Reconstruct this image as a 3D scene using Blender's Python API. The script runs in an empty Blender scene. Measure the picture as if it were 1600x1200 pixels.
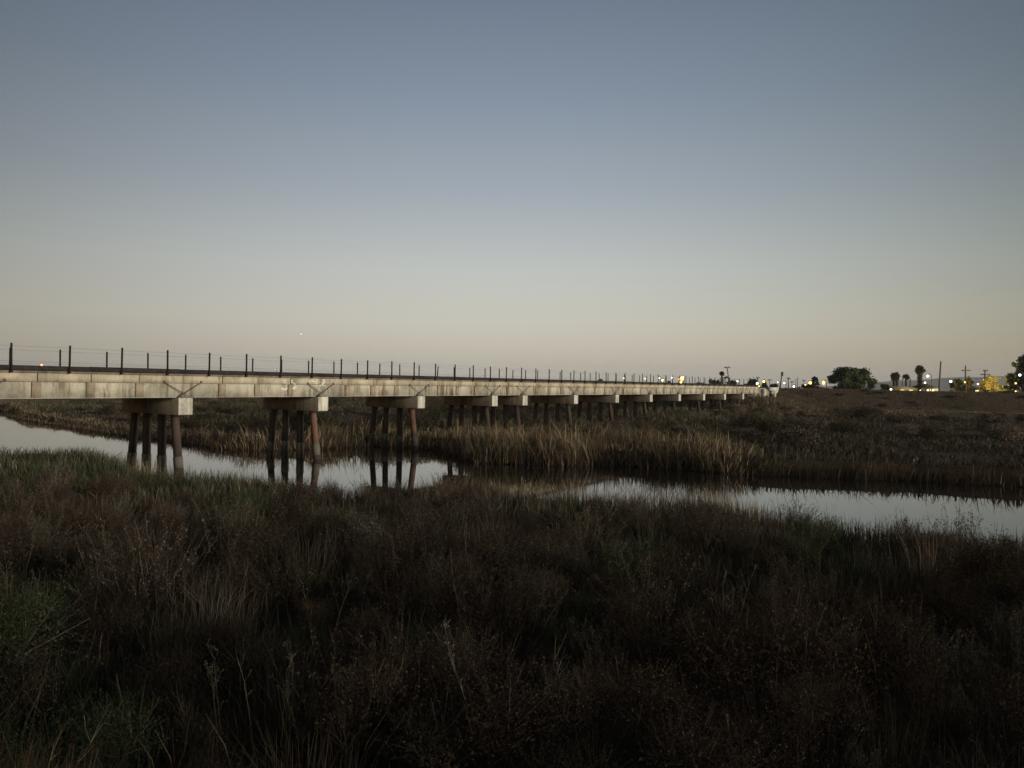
import bpy, bmesh, math, random
import numpy as np
from mathutils import Vector, Matrix

SC = bpy.context.scene
COL = SC.collection
H_EYE = 5.1
F = 1202.0
ROLL = 0.0157
RNG = np.random.default_rng(7)
random.seed(7)

# ------------------------------------------------------------------ photo rays -> world points
def ray(px, py):
    u = (px - 800) / F
    v = (600 - py) / F
    c, s = math.cos(ROLL), math.sin(ROLL)
    return u * c - v * s, u * s + v * c          # X/Y, Z/Y

def on_plane(px, py, z=0.0):
    a, b = ray(px, py)
    Y = (z - H_EYE) / b
    return a * Y, Y

def at(px, py, dist):
    a, b = ray(px, py)
    return Vector((a * dist, dist, H_EYE + b * dist))

# ------------------------------------------------------------------ object helpers
def tag(o, label=None, cat=None, group=None, kind=None):
    if label: o['label'] = label
    if cat: o['category'] = cat
    if group: o['group'] = group
    if kind: o['kind'] = kind
    return o

def empty(name, loc=(0, 0, 0), rz=0.0):
    o = bpy.data.objects.new(name, None)
    o.empty_display_size = 0.3
    COL.objects.link(o)
    o.location = loc
    o.rotation_euler = (0, 0, rz)
    return o

class Geo:
    """collects triangles and quads (numpy) with one colour per vertex"""
    def __init__(self):
        self.v, self.f3, self.f4, self.c, self.n = [], [], [], [], 0
        self.m3, self.m4 = [], []
    def add(self, verts, tris=None, quads=None, col=(0.5, 0.5, 0.5), mat=0):
        verts = np.asarray(verts, float).reshape(-1, 3)
        col = np.asarray(col, float)
        if col.ndim == 1: col = np.tile(col, (len(verts), 1))
        if tris is not None and len(tris):
            t = np.asarray(tris, int).reshape(-1, 3) + self.n
            self.f3.append(t); self.m3.append(np.full(len(t), mat))
        if quads is not None and len(quads):
            q = np.asarray(quads, int).reshape(-1, 4) + self.n
            self.f4.append(q); self.m4.append(np.full(len(q), mat))
        self.v.append(verts); self.c.append(col); self.n += len(verts)
    # -- solid shapes
    def box(self, x0, x1, y0, y1, z0, z1, mat=0, col=(0.5, 0.5, 0.5)):
        v = [(x, y, z) for z in (z0, z1) for y in (y0, y1) for x in (x0, x1)]
        q = [(0, 2, 3, 1), (4, 5, 7, 6), (0, 1, 5, 4), (2, 6, 7, 3), (0, 4, 6, 2), (1, 3, 7, 5)]
        self.add(v, quads=q, mat=mat, col=col)
    def tube(self, pts, radii, n=10, mat=0, col=(0.5, 0.5, 0.5), caps=True):
        pts = [Vector(p) for p in pts]
        if not hasattr(radii, '__len__'): radii = [radii] * len(pts)
        vs = []
        for i, p in enumerate(pts):
            t = (pts[min(i + 1, len(pts) - 1)] - pts[max(i - 1, 0)]).normalized()
            a = t.cross(Vector((0, 0, 1)))
            if a.length < 0.05: a = t.cross(Vector((0, 1, 0)))
            a.normalize(); b = t.cross(a)
            for k in range(n):
                w = 2 * math.pi * k / n
                vs.append(p + (a * math.cos(w) + b * math.sin(w)) * radii[i])
        q = []
        for i in range(len(pts) - 1):
            for k in range(n):
                k2 = (k + 1) % n
                q.append((i * n + k, i * n + k2, (i + 1) * n + k2, (i + 1) * n + k))
        t = []
        if caps:
            for k in range(1, n - 1):
                t.append((0, k + 1, k))
                o = (len(pts) - 1) * n
                t.append((o, o + k, o + k + 1))
        self.add([tuple(v) for v in vs], quads=q, tris=t, mat=mat, col=col)
    def ball(self, c, r, nu=10, nv=6, mat=0, sq=(1, 1, 1), col=(0.5, 0.5, 0.5)):
        vs, q = [], []
        for i in range(nv + 1):
            th = math.pi * i / nv
            for k in range(nu):
                ph = 2 * math.pi * k / nu
                vs.append((c[0] + r * sq[0] * math.sin(th) * math.cos(ph), c[1] + r * sq[1] * math.sin(th) * math.sin(ph), c[2] + r * sq[2] * math.cos(th)))
        for i in range(nv):
            for k in range(nu):
                k2 = (k + 1) % nu
                q.append((i * nu + k, (i + 1) * nu + k, (i + 1) * nu + k2, i * nu + k2))
        self.add(vs, quads=q, mat=mat, col=col)
    # -- many thin things at once
    def blades(self, P, h, w, ldir, lean, col, droop=0.0, face=None, rng=RNG, tip=0.15):
        P = np.asarray(P, float); N = len(P)
        h = np.broadcast_to(h, (N,)); w = np.broadcast_to(w, (N,)); lean = np.broadcast_to(lean, (N,))
        droop = np.broadcast_to(droop, (N,))
        if face is None: face = rng.uniform(0, math.pi, N)
        L = np.stack([np.cos(ldir), np.sin(ldir), np.zeros(N)], 1)
        S = np.stack([np.cos(face), np.sin(face), np.zeros(N)], 1)
        vs = np.zeros((N, 6, 3))
        for i, t in enumerate((0.0, 0.55, 1.0)):
            c = P + L * (lean * h * t ** 1.7)[:, None]
            c[:, 2] += h * (t - droop * t ** 3)
            ww = w * (1.0, 0.8, tip)[i] * 0.5
            vs[:, 2 * i] = c - S * ww[:, None]
            vs[:, 2 * i + 1] = c + S * ww[:, None]
        b = np.arange(N)[:, None] * 6
        q = np.concatenate([b + np.array([[0, 1, 3, 2]]), b + np.array([[2, 3, 5, 4]])], 0)
        cc = np.repeat(np.asarray(col).reshape(-1, 1, 3) * np.ones((N, 1, 1)), 6, 1)
        self.add(vs.reshape(-1, 3), quads=q, col=cc.reshape(-1, 3))
    def leaves(self, P, size, col, rng=RNG, aspect=2.0, flat=0.0):
        P = np.asarray(P, float); N = len(P)
        size = np.broadcast_to(size, (N,))
        a = rng.normal(size=(N, 3)); a[:, 2] *= (1 - flat); a /= np.linalg.norm(a, axis=1)[:, None]
        b = rng.normal(size=(N, 3)); b -= a * (a * b).sum(1)[:, None]; b /= np.linalg.norm(b, axis=1)[:, None]
        l = a * (size * 0.5 * aspect ** 0.5)[:, None]; s = b * (size * 0.5 / aspect ** 0.5)[:, None]
        vs = np.stack([P - l, P + s, P + l, P - s], 1)
        q = np.arange(N)[:, None] * 4 + np.array([[0, 1, 2, 3]])
        cc = np.repeat(np.asarray(col).reshape(-1, 1, 3) * np.ones((N, 1, 1)), 4, 1)
        self.add(vs.reshape(-1, 3), quads=q, col=cc.reshape(-1, 3))
    def sticks(self, A, B, wa, wb, col, rng=RNG):
        A = np.asarray(A, float); B = np.asarray(B, float); N = len(A)
        d = B - A; d /= np.linalg.norm(d, axis=1)[:, None] + 1e-9
        r = rng.normal(size=(N, 3)); s = np.cross(d, r); s /= np.linalg.norm(s, axis=1)[:, None] + 1e-9
        s2 = np.cross(d, s)
        wa = np.broadcast_to(wa, (N,))[:, None] * 0.5; wb = np.broadcast_to(wb, (N,))[:, None] * 0.5
        k = [s, -0.5 * s + 0.866 * s2, -0.5 * s - 0.866 * s2]
        vs = np.stack([A + k[0] * wa, A + k[1] * wa, A + k[2] * wa, B + k[0] * wb, B + k[1] * wb, B + k[2] * wb], 1)
        b = np.arange(N)[:, None] * 6
        q = np.concatenate([b + np.array([[0, 1, 4, 3]]), b + np.array([[1, 2, 5, 4]]), b + np.array([[2, 0, 3, 5]])], 0)
        cc = np.repeat(np.asarray(col).reshape(-1, 1, 3) * np.ones((N, 1, 1)), 6, 1)
        self.add(vs.reshape(-1, 3), quads=q, col=cc.reshape(-1, 3))
    def mesh(self, name, mats):
        me = bpy.data.meshes.new(name)
        v = np.concatenate(self.v); c = np.concatenate(self.c)
        f3 = np.concatenate(self.f3) if self.f3 else np.zeros((0, 3), int)
        f4 = np.concatenate(self.f4) if self.f4 else np.zeros((0, 4), int)
        mi = np.concatenate(self.m3 + self.m4) if (self.m3 or self.m4) else np.zeros(0, int)
        me.vertices.add(len(v)); me.vertices.foreach_set('co', v.astype(np.float32).ravel())
        nl = f3.size + f4.size
        me.loops.add(nl)
        me.loops.foreach_set('vertex_index', np.concatenate([f3.ravel(), f4.ravel()]).astype(np.int32))
        me.polygons.add(len(f3) + len(f4))
        ls = np.concatenate([np.arange(len(f3)) * 3, f3.size + np.arange(len(f4)) * 4]).astype(np.int32)
        me.polygons.foreach_set('loop_start', ls)
        me.polygons.foreach_set('material_index', mi.astype(np.int32))
        at_ = me.attributes.new('Col', 'FLOAT_COLOR', 'POINT')
        at_.data.foreach_set('color', np.concatenate([c, np.ones((len(c), 1))], 1).astype(np.float32).ravel())
        for m in (mats if isinstance(mats, (list, tuple)) else [mats]): me.materials.append(m)
        me.update(calc_edges=True)
        return me
    def build(self, name, mats, parent=None, smooth=False):
        me = self.mesh(name, mats)
        if smooth: me.polygons.foreach_set('use_smooth', np.ones(len(me.polygons), bool))
        o = bpy.data.objects.new(name, me); COL.objects.link(o)
        if parent: o.parent = parent
        return o

def link_mesh(name, me, parent=None, loc=(0, 0, 0), rz=0, sc=1.0):
    o = bpy.data.objects.new(name, me); COL.objects.link(o)
    o.location = loc; o.rotation_euler = (0, 0, rz)
    o.scale = sc if hasattr(sc, '__len__') else (sc, sc, sc)
    if parent: o.parent = parent
    return o

# ------------------------------------------------------------------ materials
def new_mat(name):
    m = bpy.data.materials.new(name); m.use_nodes = True
    nt = m.node_tree; b = nt.nodes['Principled BSDF']
    return m, nt, b

def ramp(nt, stops, interp='LINEAR'):
    r = nt.nodes.new('ShaderNodeValToRGB'); r.color_ramp.interpolation = interp
    el = r.color_ramp.elements
    while len(el) < len(stops): el.new(0.5)
    for e, (p, c) in zip(el, stops):
        e.position = p
        e.color = (c[0], c[1], c[2], 1) if hasattr(c, '__len__') else (c, c, c, 1)
    return r

def noise(nt, scale, detail=5, rough=0.6, vec=None, mapscale=None, coord='Object'):
    n = nt.nodes.new('ShaderNodeTexNoise'); n.inputs['Scale'].default_value = scale
    n.inputs['Detail'].default_value = detail; n.inputs['Roughness'].default_value = rough
    tc = nt.nodes.new('ShaderNodeTexCoord')
    src = tc.outputs[coord]
    if mapscale:
        mp = nt.nodes.new('ShaderNodeMapping'); mp.inputs['Scale'].default_value = mapscale
        nt.links.new(src, mp.inputs[0]); src = mp.outputs[0]
    nt.links.new(src, n.inputs['Vector'])
    return n

def mix(nt, fac, a, b, mode='MIX'):
    m = nt.nodes.new('ShaderNodeMix'); m.data_type = 'RGBA'; m.blend_type = mode
    for sock, val in ((m.inputs[0], fac), (m.inputs[6], a), (m.inputs[7], b)):
        if hasattr(val, 'is_output'): nt.links.new(val, sock)
        elif hasattr(val, '__len__'): sock.default_value = (*val[:3], 1)
        else: sock.default_value = val
    return m.outputs[2]

def simple(name, col, rough=0.8, var=0.25, scale=3.0, metal=0.0, bump=0.0):
    m, nt, b = new_mat(name)
    n = noise(nt, scale)
    lo = [c * (1 - var) for c in col]; hi = [min(1, c * (1 + var)) for c in col]
    r = ramp(nt, [(0.3, lo), (0.7, hi)])
    nt.links.new(n.outputs[0], r.inputs[0]); nt.links.new(r.outputs[0], b.inputs['Base Color'])
    b.inputs['Roughness'].default_value = rough; b.inputs['Metallic'].default_value = metal
    b.inputs['Specular IOR Level'].default_value = 0.25
    if bump:
        bp = nt.nodes.new('ShaderNodeBump'); bp.inputs['Strength'].default_value = bump
        nt.links.new(n.outputs[0], bp.inputs['Height']); nt.links.new(bp.outputs[0], b.inputs['Normal'])
    return m

def concrete(name, col, streak=0.6, stain=(0.10, 0.07, 0.04), rust=0.0, fine=1.0):
    """weathered concrete: blotches, vertical run-off streaks, rust runs"""
    m, nt, b = new_mat(name)
    big = noise(nt, 0.9, 6, 0.65)
    r1 = ramp(nt, [(0.32, [c * 0.58 for c in col]), (0.52, col), (0.75, [min(1, c * 1.15) for c in col])])
    nt.links.new(big.outputs[0], r1.inputs[0])
    st = noise(nt, 1.0, 6, 0.7, mapscale=(2.9, 2.9, 0.26))
    r2 = ramp(nt, [(0.49, 0.0), (0.62, streak)])
    nt.links.new(st.outputs[0], r2.inputs[0])
    pt = noise(nt, 0.55, 3, 0.5); rpt = ramp(nt, [(0.40, 0.12), (0.62, 1.0)]); nt.links.new(pt.outputs[0], rpt.inputs[0])
    sfac = mix(nt, 1.0, r2.outputs[0], rpt.outputs[0], 'MULTIPLY')          # run-off gathers in places
    c1 = mix(nt, sfac, r1.outputs[0], [col[0] * 0.34, col[1] * 0.32, col[2] * 0.26])
    ru = noise(nt, 1.0, 5, 0.7, mapscale=(1.7, 1.7, 0.30))
    r3 = ramp(nt, [(0.56, 0.0), (0.68, rust)])
    nt.links.new(ru.outputs[0], r3.inputs[0])
    c2 = mix(nt, r3.outputs[0], c1, (0.16, 0.072, 0.03))
    gr = noise(nt, 14.0 * fine, 4, 0.7)
    r4 = ramp(nt, [(0.3, 0.72), (0.6, 1.0)])
    nt.links.new(gr.outputs[0], r4.inputs[0])
    c3 = mix(nt, 1.0, c2, r4.outputs[0], 'MULTIPLY')
    nt.links.new(c3, b.inputs['Base Color'])
    b.inputs['Roughness'].default_value = 0.92; b.inputs['Specular IOR Level'].default_value = 0.15
    bp = nt.nodes.new('ShaderNodeBump'); bp.inputs['Strength'].default_value = 0.3; bp.inputs['Distance'].default_value = 0.03
    nt.links.new(gr.outputs[0], bp.inputs['Height']); nt.links.new(bp.outputs[0], b.inputs['Normal'])
    return m

def plant_mat(name, rnd=0.35, trans=0.15):
    m, nt, b = new_mat(name)
    a = nt.nodes.new('ShaderNodeAttribute'); a.attribute_name = 'Col'
    oi = nt.nodes.new('ShaderNodeObjectInfo')
    mr = nt.nodes.new('ShaderNodeMapRange')
    mr.inputs[3].default_value = 1 - rnd; mr.inputs[4].default_value = 1 + rnd
    nt.links.new(oi.outputs['Random'], mr.inputs[0])
    c = mix(nt, 1.0, a.outputs['Color'], mr.outputs[0], 'MULTIPLY')
    nt.links.new(c, b.inputs['Base Color'])
    b.inputs['Roughness'].default_value = 0.9; b.inputs['Specular IOR Level'].default_value = 0.1
    if trans:
        out = nt.nodes['Material Output']
        t = nt.nodes.new('ShaderNodeBsdfTranslucent'); nt.links.new(c, t.inputs[0])
        ms = nt.nodes.new('ShaderNodeMixShader'); ms.inputs[0].default_value = trans
        nt.links.new(b.outputs[0], ms.inputs[1]); nt.links.new(t.outputs[0], ms.inputs[2])
        nt.links.new(ms.outputs[0], out.inputs[0])
    return m

def emit(name, col, strength):
    m, nt, b = new_mat(name)
    b.inputs['Base Color'].default_value = (*col, 1)
    b.inputs['Emission Color'].default_value = (*col, 1)
    b.inputs['Emission Strength'].default_value = strength
    return m

M = {}
M['web'] = concrete('weathered_concrete_web', (0.50, 0.452, 0.345), streak=1.0, rust=0.9)
M['flange'] = concrete('ochre_concrete_flange', (0.52, 0.445, 0.315), streak=0.6, rust=0.6)
M['pilaster'] = concrete('rust_streaked_pilaster', (0.36, 0.295, 0.205), streak=0.9, rust=1.0)
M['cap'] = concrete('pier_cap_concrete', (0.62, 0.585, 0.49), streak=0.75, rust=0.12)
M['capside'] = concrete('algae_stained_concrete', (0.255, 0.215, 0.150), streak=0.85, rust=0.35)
M['abut'] = concrete('abutment_concrete', (0.33, 0.31, 0.25), streak=0.6, rust=0.1)
M['curb'] = concrete('grey_curb_concrete', (0.22, 0.19, 0.145), streak=0.8, rust=0.3)
M['joint'] = simple('dark_joint_and_edge_shade', (0.035, 0.027, 0.02), 0.9)  # also colours the painted shadow strips beside the pilasters
M['timber'] = simple('dark_weathered_edge_beam', (0.032, 0.025, 0.022), 0.85, 0.5, 6.0)
M['post'] = simple('dark_steel_post', (0.014, 0.012, 0.011), 0.8, 0.3, 4.0)
M['wire'] = simple('grey_steel_wire', (0.16, 0.16, 0.155), 0.6, 0.2, 2.0)
M['rod'] = simple('brown_steel_rod', (0.105, 0.078, 0.058), 0.8, 0.4, 4.0)
M['ballast'] = simple('grey_ballast', (0.12, 0.11, 0.10), 0.95, 0.5, 14.0, bump=0.6)
M['pile'] = concrete('dark_rusty_pile', (0.068, 0.050, 0.041), streak=0.6, rust=0.4)
M['pile_rust'] = concrete('rust_red_pile', (0.16, 0.092, 0.062), streak=0.6, rust=0.4)
M['sleeve'] = concrete('grey_pile_sleeve', (0.13, 0.12, 0.098), streak=0.8, rust=0.25)
M['paint'] = simple('white_spray_paint', (0.58, 0.56, 0.49), 0.8, 0.5, 9.0)
M['plant'] = plant_mat('marsh_foliage')
M['tree'] = plant_mat('tree_foliage', 0.15)
M['bark'] = simple('dark_bark', (0.055, 0.043, 0.033), 0.9, 0.4, 5.0)
M['polewood'] = simple('weathered_pole_wood', (0.075, 0.065, 0.055), 0.9, 0.3, 4.0)
M['white'] = emit('white_lamp_glow', (1.0, 0.95, 0.80), 6.0)
M['yellow'] = emit('yellow_lamp_glow', (1.0, 0.72, 0.10), 7.0)
M['amber'] = emit('amber_lamp_glow', (1.0, 0.55, 0.10), 6.0)
M['lime'] = emit('lime_sign_glow', (0.85, 0.95, 0.06), 2.0)
M['red'] = emit('red_lamp_glow', (1.0, 0.16, 0.06), 9.0)
M['starm'] = emit('star_glow', (1.0, 0.98, 0.92), 1.8)
M['wall'] = simple('pale_house_wall', (0.50, 0.49, 0.45), 0.85, 0.12, 1.5)
M['roof'] = simple('dark_roof_shingle', (0.06, 0.055, 0.05), 0.9, 0.3, 3.0)
M['shed_roof'] = simple('pale_shed_roof', (0.40, 0.38, 0.33), 0.7, 0.15, 2.0)
M['window'] = emit('lit_window', (1.0, 0.80, 0.45), 1.2)

# ------------------------------------------------------------------ bridge frame
TH = math.atan(774 / 1202.0)
CT, ST = math.cos(TH), math.sin(TH)
D_NEAR = 38.07
DECK_W = 5.93
BO = Vector((-CT * D_NEAR, ST * D_NEAR, 0.0))
BD = Vector((ST, CT, 0)); BN = Vector((-CT, ST, 0))
BROT = math.atan2(CT, ST)
def bp(s, w, z=0.0): return BO + BD * s + BN * w + Vector((0, 0, z))
POST_S0, POST_STEP = 17.10, 2.567
SPAN = 10.113
PIER_S0 = 25.84
PIER_K = [-3, -2, -1, 0, 1, 2, 3, 3.5, 4.5, 5.5, 6.5, 7.5, 8.5, 9.5, 10.5]
ABUT_S = PIER_S0 + SPAN * 11.5

# ------------------------------------------------------------------ ground shape
far_px = [(-260, 634), (0, 641), (18, 652), (70, 662), (130, 672), (200, 681), (290, 692), (350, 700), (430, 702), (505, 700),
          (580, 697), (650, 697), (690, 704), (740, 721), (840, 727), (930, 725), (1000, 729), (1100, 734), (1200, 741),
          (1350, 749), (1600, 757), (1900, 772), (2600, 800)]
near_px = [(2600, 890), (1900, 862), (1600, 838), (1520, 832), (1400, 812), (1280, 802), (1200, 793), (1060, 778), (1000, 773), (870, 761),
           (760, 756), (640, 757), (500, 757), (400, 748), (270, 738), (200, 720), (150, 706), (100, 699), (0, 704), (-260, 712)]
def wobble(P, amp, seed, step=1.3):
    out = []
    r = np.random.default_rng(seed)
    for (ax, ay), (bx, by) in zip(P[:-1], P[1:]):
        n = max(1, int(min(math.hypot(bx - ax, by - ay), 40) / step))
        for i in range(n):
            t = i / n
            out.append((ax + (bx - ax) * t, ay + (by - ay) * t))
    out.append(tuple(P[-1])); out = np.array(out)
    k = np.convolve(r.normal(0, 1, len(out) + 2), [0.5, 0.8, 0.5], 'valid')[:len(out)] * amp
    nrm = out / np.linalg.norm(out, axis=1)[:, None]
    k[0] = k[-1] = 0
    return out + nrm * k[:, None]
FARB = wobble(np.array([on_plane(*p) for p in far_px]), 0.45, 5)
NEARB = wobble(np.array([np.array(on_plane(*p)) * (0.89 if p[0] < 250 else 0.85 if p[0] < 800 else 0.80) for p in near_px]), 0.40, 6)
WPOLY = np.concatenate([FARB, NEARB])

def seg_dist(x, y, poly, closed=True):
    d = np.full(x.shape, 1e9)
    n = len(poly)
    for i in range(n if closed else n - 1):
        ax, ay = poly[i]; bx, by = poly[(i + 1) % n]
        dx, dy = bx - ax, by - ay
        t = np.clip(((x - ax) * dx + (y - ay) * dy) / (dx * dx + dy * dy + 1e-9), 0, 1)
        d = np.minimum(d, np.hypot(x - ax - t * dx, y - ay - t * dy))
    return d
def inside(x, y, poly):
    r = np.zeros(x.shape, bool); n = len(poly)
    for i in range(n):
        ax, ay = poly[i]; bx, by = poly[(i + 1) % n]
        c = (ay > y) != (by > y)
        with np.errstate(divide='ignore', invalid='ignore'):
            r ^= c & (x < (bx - ax) * (y - ay) / (by - ay) + ax)
    return r
def vnoise(x, y, s, seed=0):
    """smooth value noise, 0..1"""
    x = x / s + seed * 17.3; y = y / s + seed * 9.1
    xi = np.floor(x).astype(int); yi = np.floor(y).astype(int)
    fx = x - xi; fy = y - yi
    fx = fx * fx * (3 - 2 * fx); fy = fy * fy * (3 - 2 * fy)
    def h(a, b):
        n = (a * 374761393 + b * 668265263 + seed * 1442695) & 0x7fffffff
        n = ((n ^ (n >> 13)) * 1274126177) & 0x7fffffff
        return ((n ^ (n >> 16)) & 0xffff) / 65535.0
    return (h(xi, yi) * (1 - fx) + h(xi + 1, yi) * fx) * (1 - fy) + (h(xi, yi + 1) * (1 - fx) + h(xi + 1, yi + 1) * fx) * fy
def fbm(x, y, s, seed=0):
    return 0.5 * vnoise(x, y, s, seed) + 0.3 * vnoise(x, y, s * 0.45, seed + 1) + 0.2 * vnoise(x, y, s * 0.2, seed + 2)
def sstep(a, b, x):
    t = np.clip((x - a) / (b - a), 0, 1); return t * t * (3 - 2 * t)

SG0, SG1, SGS = -130.0, 8.0, 0.3
_sx = np.arange(SG0, 95.0, SGS); _sy = np.arange(SG1, 135.0, SGS)
_SX, _SY = np.meshgrid(_sx, _sy)
SDG = seg_dist(_SX, _SY, WPOLY); SDG = np.where(inside(_SX, _SY, WPOLY), -SDG, SDG)
def sdist(x, y):
    """signed distance to the creek's edge, negative in the water"""
    x = np.asarray(x, float); y = np.asarray(y, float)
    fx = (x - SG0) / SGS; fy = (y - SG1) / SGS
    cx = np.clip(fx, 0, len(_sx) - 1.001); cy = np.clip(fy, 0, len(_sy) - 1.001)
    i = cx.astype(int); j = cy.astype(int); u = cx - i; v = cy - j
    d = (SDG[j, i] * (1 - u) + SDG[j, i + 1] * u) * (1 - v) + (SDG[j + 1, i] * (1 - u) + SDG[j + 1, i + 1] * u) * v
    return d + np.hypot(fx - cx, fy - cy) * SGS
def ysplit(x):
    """the channel's middle line: below it is the near side"""
    fx, fy = FARB[:, 0], FARB[:, 1]; o = np.argsort(fx)
    nx, ny = NEARB[:, 0], NEARB[:, 1]; p = np.argsort(nx)
    return 0.5 * (np.interp(x, fx[o], fy[o]) + np.interp(x, nx[p], ny[p]))
def levee_y(x): return 159.0 + 0.12 * (x - 44.0)
def height(x, y):
    x = np.asarray(x, float); y = np.asarray(y, float)
    sd = sdist(x, y)
    near = y < ysplit(x)
    hn = 0.42 + 0.5 * sstep(26, 9, y) + 0.35 * (fbm(x, y, 7, 3) - 0.5)
    hn = np.maximum(hn, 3.5 - 0.5 * (y - 1.2) + 0.25 * (fbm(x, y, 3, 5) - 0.5))
    hn = np.minimum(hn, 3.5 + 0.08 * (fbm(x, y, 3, 5) - 0.5))
    hn = hn + 0.42 * np.exp(-((x + 3.4) / 1.7) ** 2 - ((y - 4.2) / 1.5) ** 2)
    back = np.clip((-9 - y) / 14.0, 0, 1)
    hn = hn * (1 - back) + 1.8 * back
    hf = 0.72 + 0.55 * sstep(60, 125, y) + 0.5 * (fbm(x, y, 11, 8) - 0.5) - 0.42 * sstep(-0.25, -0.5, x / np.maximum(y, 1))
    ly = levee_y(x)
    crest = np.where(x < 36, 4.2, 4.9) 
    crest = 1.0 + 3.2 * sstep(-80, -25, x) + 0.7 * sstep(20, 44, x)
    lev = crest - np.maximum(np.abs(y - ly) - 3.0, 0) / 3.6 + 0.4 * (fbm(x, y, 9, 11) - 0.5)
    hf = np.maximum(hf, lev)
    for (sa, sb, zt, fl, sl) in ((143.0, 152.0, 3.25, 4.5, 4.0), (158.5, 182.0, 4.75, 3.4, 2.6)):      # abutment fill, track bank
        pa, pb = bp(sa, 3.0), bp(sb, 3.0)
        dx, dy = pb.x - pa.x, pb.y - pa.y
        t = np.clip(((x - pa.x) * dx + (y - pa.y) * dy) / (dx * dx + dy * dy), 0, 1)
        dd = np.hypot(x - pa.x - t * dx, y - pa.y - t * dy)
        hf = np.maximum(hf, zt - np.maximum(dd - fl, 0) / sl)
    beyond = sstep(0, 25, y - ly - 4)
    hf = np.maximum(hf, (0.9 + 2.2 * sstep(-90, -30, x) + 0.2 * (fbm(x, y, 30, 2) - 0.5)) * beyond)
    g = np.where(near, hn, hf)
    bank = sstep(-0.5, 1.6, sd)
    return -0.8 * (1 - bank) + g * bank

def spaced(segs):
    out = []
    for a, b, st in segs: out += list(np.arange(a, b, st))
    return np.array(out + [segs[-1][1]])
gx = np.concatenate([-np.geomspace(4300, 75, 26)[:-1], spaced([(-75, -35, 1.0), (-35, 40, 0.6), (40, 130, 1.3)]), np.geomspace(131.5, 4300, 26)])
gy = np.concatenate([-np.geomspace(4300, 25, 20)[:-1], spaced([(-25, -4, 1.5), (-4, 60, 0.5), (60, 190, 1.3)]), np.geomspace(192, 4300, 26)])
GX, GY = np.meshgrid(gx, gy)
GZ = height(GX.ravel(), GY.ravel()).reshape(GX.shape)
g = Geo()
nx_, ny_ = len(gx), len(gy)
idx = (np.arange(ny_ - 1)[:, None] * nx_ + np.arange(nx_ - 1)[None, :]).ravel()
g.add(np.stack([GX.ravel(), GY.ravel(), GZ.ravel()], 1), quads=np.stack([idx, idx + 1, idx + nx_ + 1, idx + nx_], 1))
m, nt, b = new_mat('marsh_ground')
n1 = noise(nt, 0.16, 6, 0.7); n2 = noise(nt, 1.3, 6, 0.7)
r1 = ramp(nt, [(0.35, (0.050, 0.034, 0.020)), (0.5, (0.085, 0.058, 0.032)), (0.62, (0.062, 0.056, 0.026)), (0.75, (0.12, 0.085, 0.05))])
r2 = ramp(nt, [(0.3, 0.5), (0.7, 1.1)])
nt.links.new(n1.outputs[0], r1.inputs[0]); nt.links.new(n2.outputs[0], r2.inputs[0])
c0 = mix(nt, 1.0, r1.outputs[0], r2.outputs[0], 'MULTIPLY')
geo_n = nt.nodes.new('ShaderNodeNewGeometry'); sp = nt.nodes.new('ShaderNodeSeparateXYZ'); nt.links.new(geo_n.outputs['Position'], sp.inputs[0])
wet = ramp(nt, [(0.0, 1.0), (0.45, 0.0)]); nt.links.new(sp.outputs[2], wet.inputs[0])
c1 = mix(nt, wet.outputs[0], c0, (0.022, 0.017, 0.012))      # dark wet mud at the water's edge
nt.links.new(c1, b.inputs['Base Color']); b.inputs['Roughness'].default_value = 0.95; b.inputs['Specular IOR Level'].default_value = 0.1
bm_ = nt.nodes.new('ShaderNodeBump'); bm_.inputs['Strength'].default_value = 0.7; bm_.inputs['Distance'].default_value = 0.15
nt.links.new(n2.outputs[0], bm_.inputs['Height']); nt.links.new(bm_.outputs[0], b.inputs['Normal'])
M['ground'] = m
tag(g.build('ground', m, smooth=True), 'brown marsh ground sloping up to a low levee', 'ground', kind='structure')

# water
g = Geo()
wx = np.linspace(-150, 110, 2); wy = np.linspace(15, 140, 2)
g.add([(-170, 12, -0.1), (120, 12, -0.1), (120, 135, -0.1), (-170, 135, -0.1)], quads=[(0, 1, 2, 3)])
m, nt, b = new_mat('still_creek_water')
b.inputs['Base Color'].default_value = (0.012, 0.012, 0.010, 1)
b.inputs['Roughness'].default_value = 0.03; b.inputs['IOR'].default_value = 1.58
nw = noise(nt, 1.0, 3, 0.55, mapscale=(0.7, 1.6, 1.0), coord='Object')
bm_ = nt.nodes.new('ShaderNodeBump'); bm_.inputs['Strength'].default_value = 0.035; bm_.inputs['Distance'].default_value = 0.03
nt.links.new(nw.outputs[0], bm_.inputs['Height']); nt.links.new(bm_.outputs[0], b.inputs['Normal'])
tag(g.build('water', m), 'still creek reflecting the evening sky', 'water', kind='structure')

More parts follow.
